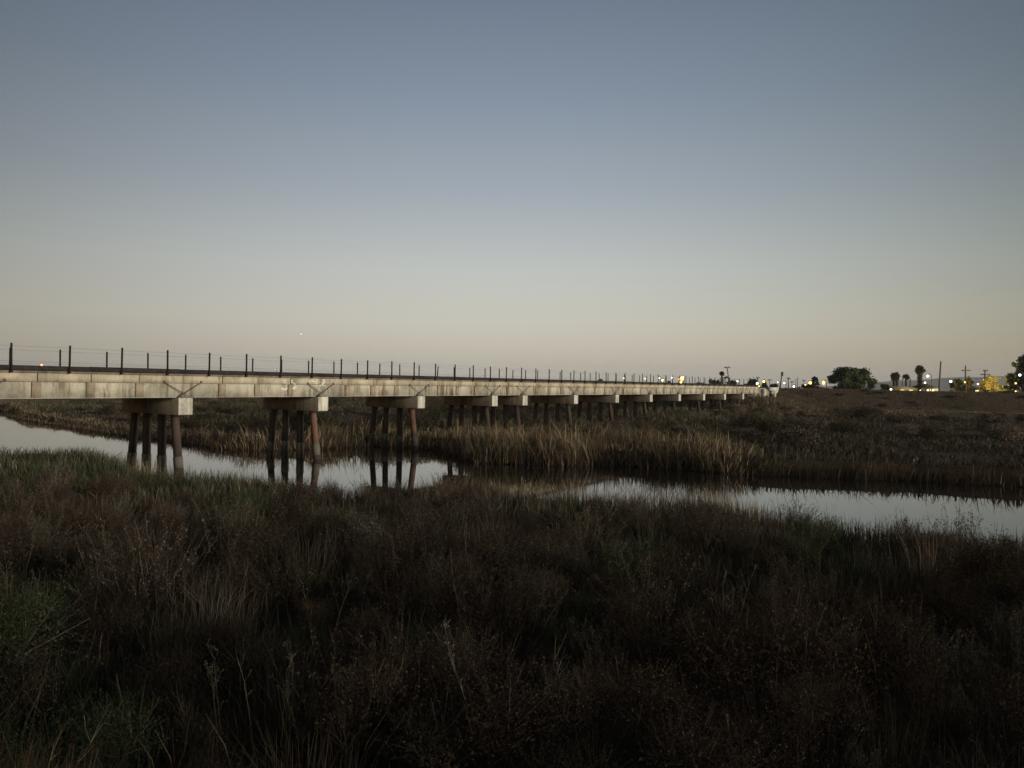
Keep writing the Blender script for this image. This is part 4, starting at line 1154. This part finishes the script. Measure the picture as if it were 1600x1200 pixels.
# lamps
L_ = lamp
L_(1449.5, 587.5, 226, 4.6, 'white', 'bright white lamp highest beside the tallest palm')
L_(1445.3, 598, 224, 3.4, 'white', 'lower white lamp on a pale post in front of the dark-roofed house', arm=0.2)
L_(1449.7, 610.2, 190, 3.6, 'white', 'white ground-level lamp just over the levee below the tallest palm', 'ground lamp', 'ground_lamp', arm=0.15)
L_(1392, 608.6, 190, 4.0, 'white', 'white glaring lamp at the left end of the pale house', 'ground lamp', 'ground_lamp', arm=0.15)
L_(1438, 610, 192, 2.0, 'white', 'dim white lamp at the foot of the tallest palm', 'ground lamp', 'ground_lamp', arm=0.1)
L_(1485.5, 596, 222, 4.4, 'white', 'white lamp between the tall bare pole and the dusky bush')
L_(1507.5, 597.3, 216, 2.0, 'amber', 'small amber lamp on the cross-shaped pole', arm=0.4)
L_(1527.7, 600, 214, 2.4, 'white', 'small white lamp left of the golden bush', arm=0.4)
L_(1536.7, 593.8, 225, 1.8, 'amber', 'tiny amber lamp over the golden bush', arm=0.5)
L_(1593.5, 586, 196, 4.6, 'white', 'white lamp shining in front of the tall ragged tree')
L_(1587, 599, 196, 2.4, 'amber', 'small amber light low inside the ragged tree', arm=0.3)
L_(1587, 611.5, 190, 2.0, 'amber', 'tiny light at the foot of the ragged tree', 'ground lamp', 'ground_lamp', arm=0.1)
L_(1287, 597.8, 222, 3.6, 'yellow', 'yellow lamp above the pale-roofed shed', arm=0.8, stretch=1.6)
L_(1266, 598.3, 226, 4.6, 'amber', 'orange lamp beside the small flat-topped tree', arm=0.6)
L_(1258.5, 601, 230, 2.0, 'amber', 'small orange light left of the flat-topped tree', arm=0.3)
L_(1240.3, 603.8, 205, 3.6, 'white', 'white glaring lamp low between the masts', arm=0.3)
L_(1225.3, 598.3, 210, 3.4, 'white', 'white lamp just right of the leaning floodlight pole', arm=0.5)
L_(1215.3, 597, 240, 1.7, 'white', 'tiny white lamp left of the leaning floodlight pole', arm=0.4)
L_(1193.6, 596, 235, 3.4, 'yellow', 'yellowish lamp above the end of the bridge', arm=0.6)
L_(1183, 599.3, 232, 4.4, 'white', 'white glare at the end of the bridge railing', arm=0.5, stretch=1.25)
L_(1184.8, 603.4, 225, 5.4, 'lime', 'lime yellow light under the white glare at the bridge end', 'light', 'marker_light', arm=0.2, stretch=0.5)
L_(1152.3, 595.7, 245, 2.6, 'white', 'white lamp between two dark treetops', arm=0.4)
L_(1132.5, 596, 240, 1.8, 'white', 'tiny white lamp under the lookout roof', arm=0.2)
L_(975.8, 591, 300, 3.2, 'yellow', 'leftmost of the yellow lamps behind the railing', arm=0.6)
L_(1008, 591.5, 300, 2.0, 'amber', 'faint amber lamp behind the railing, second from the left', arm=0.5)
L_(1030.8, 590.8, 300, 3.2, 'white', 'pale upper lamp of the close yellow pair behind the railing', arm=0.5)
L_(1035, 594, 295, 3.4, 'yellow', 'lower lamp of the close yellow pair behind the railing', arm=0.5)
L_(1049.6, 590, 300, 2.0, 'white', 'thin white lamp left of the largest yellow lights', arm=0.4, stretch=1.4)
L_(1060.6, 592.5, 285, 2.6, 'red', 'reddish lamp touching the largest yellow lights', arm=0.4, stretch=1.6)
L_(1066, 591, 285, 5.0, 'yellow', 'largest yellow lamp behind the railing', arm=0.5, stretch=1.4)
L_(1063.8, 597.5, 283, 2.8, 'yellow', 'lower yellow lamp under the largest one', arm=0.3, stretch=1.8)
L_(65.3, 570.0, 300, 3.2, 'red', 'small red light just above the deck at the far left', arm=0.3)
L_(431, 577, 330, 0.9, 'white', 'faint pin-sharp light above the deck over the second pier', arm=0.2)
# evening star
p = at(470.5, 522, 6000); g = Geo(); g.ball((0, 0, 0), 6000 / F * 0.62, 10, 8); o = g.build('star', M['starm'], smooth=True); o.location = p
tag(o, 'single bright star low in the evening sky above the second pier', 'star')
# the lamp that gilds the bush
p = at(1549, 598, 209); ld = bpy.data.lights.new('gold_lamp', 'POINT'); ld.energy = 15000; ld.color = (1.0, 0.68, 0.14); ld.shadow_soft_size = 0.3
lo = bpy.data.objects.new('lamp_light', ld); COL.objects.link(lo); lo.location = (p.x - 1.0, p.y - 3.0, p.z + 0.5)

# ------------------------------------------------------------------ haze
g = Geo(); g.box(-4500, 4500, -4500, 4500, -3.0, 120.0)
m = bpy.data.materials.new('pale_haze'); m.use_nodes = True; nt = m.node_tree
nt.nodes.remove(nt.nodes['Principled BSDF'])
pv = nt.nodes.new('ShaderNodeVolumePrincipled'); pv.inputs['Color'].default_value = (0.80, 0.86, 0.95, 1); pv.inputs['Density'].default_value = 0.00011
nt.links.new(pv.outputs[0], nt.nodes['Material Output'].inputs['Volume'])
tag(g.build('haze', m), 'thin evening haze over the marsh', 'haze', kind='stuff')

# ------------------------------------------------------------------ sky and light
SUN_AZ = (0.88, -0.475); SUN_EL = math.radians(8.0)
w = bpy.data.worlds.new('World'); SC.world = w; w.use_nodes = True
nt = w.node_tree; N = nt.nodes; Lk = nt.links
bg = N['Background']; out = N['World Output']
sky = N.new('ShaderNodeTexSky'); sky.sky_type = 'NISHITA'; sky.sun_disc = False
sky.sun_elevation = math.radians(3.0); sky.sun_rotation = -math.atan2(SUN_AZ[0], SUN_AZ[1])
Lk.new(sky.outputs[0], bg.inputs[0]); bg.inputs[1].default_value = 0.05
def lin(c): return [((q / 255 + 0.055) / 1.055) ** 2.4 if q > 10 else q / 255 / 12.92 for q in c]
tc = N.new('ShaderNodeTexCoord'); sp = N.new('ShaderNodeSeparateXYZ'); Lk.new(tc.outputs['Generated'], sp.inputs[0])
stops = [(0.0, (176, 173, 163)), (0.033, (184, 180, 171)), (0.083, (189, 186, 181)), (0.148, (180, 182, 182)), (0.242, (150, 157, 168)), (0.35, (121, 132, 149)), (0.446, (100, 111, 129)), (0.7, (56, 66, 86)), (1.0, (32, 40, 56))]
rp = ramp(nt, [(p_, lin(c)) for p_, c in stops]); Lk.new(sp.outputs[2], rp.inputs[0])
def math_n(op, a, b=None):
    n = N.new('ShaderNodeMath'); n.operation = op
    for i, v in enumerate((a, b)):
        if v is None: continue
        if hasattr(v, 'is_output'): Lk.new(v, n.inputs[i])
        else: n.inputs[i].default_value = v
    return n.outputs[0]
xx_ = math_n('MULTIPLY', math_n('ADD', sp.outputs[0], 0.045), math_n('ADD', sp.outputs[0], 0.045))
kz = math_n('ADD', 1.38, math_n('MULTIPLY', sp.outputs[2], 1.3))
fac = math_n('MAXIMUM', math_n('SUBTRACT', 1.0, math_n('MULTIPLY', xx_, kz)), 0.32)
mr = N.new('ShaderNodeMapRange'); mr.interpolation_type = 'SMOOTHSTEP'      # the half of the sky behind the viewer, above the glow, is darker
Lk.new(sp.outputs[1], mr.inputs[0]); mr.inputs[1].default_value = -0.35; mr.inputs[2].default_value = 0.35; mr.inputs[3].default_value = 0.18; mr.inputs[4].default_value = 1.0
fac = math_n('MULTIPLY', fac, mr.outputs[0])
bg2 = N.new('ShaderNodeBackground'); Lk.new(rp.outputs[0], bg2.inputs[0]); Lk.new(fac, bg2.inputs[1])
ad = N.new('ShaderNodeAddShader'); Lk.new(bg.outputs[0], ad.inputs[0]); Lk.new(bg2.outputs[0], ad.inputs[1]); Lk.new(ad.outputs[0], out.inputs[0])

sl = bpy.data.lights.new('afterglow', 'SUN'); sl.energy = 4.4; sl.angle = math.radians(22); sl.color = (1.0, 0.92, 0.80)
so = bpy.data.objects.new('afterglow', sl); COL.objects.link(so)
sd_ = Vector((SUN_AZ[0] * math.cos(SUN_EL), SUN_AZ[1] * math.cos(SUN_EL), math.sin(SUN_EL)))
so.rotation_euler = sd_.to_track_quat('Z', 'Y').to_euler()

# ------------------------------------------------------------------ camera and render settings
cd = bpy.data.cameras.new('camera'); co = bpy.data.objects.new('camera', cd); COL.objects.link(co); SC.camera = co
cd.sensor_fit = 'HORIZONTAL'; cd.sensor_width = 36; cd.lens = F / 1600 * 36; cd.clip_end = 20000; cd.clip_start = 0.1
co.matrix_world = Matrix.Translation((0, 0, H_EYE)) @ Matrix.Rotation(math.radians(90), 4, 'X') @ Matrix.Rotation(ROLL, 4, 'Z')
SC.view_settings.view_transform = 'Standard'; SC.view_settings.look = 'None'; SC.view_settings.exposure = 0; SC.view_settings.gamma = 1
SC.render.engine = 'CYCLES'
SC.cycles.max_bounces = 5; SC.cycles.diffuse_bounces = 2; SC.cycles.glossy_bounces = 3; SC.cycles.transparent_max_bounces = 4; SC.cycles.volume_bounces = 0
SC.cycles.use_denoising = True
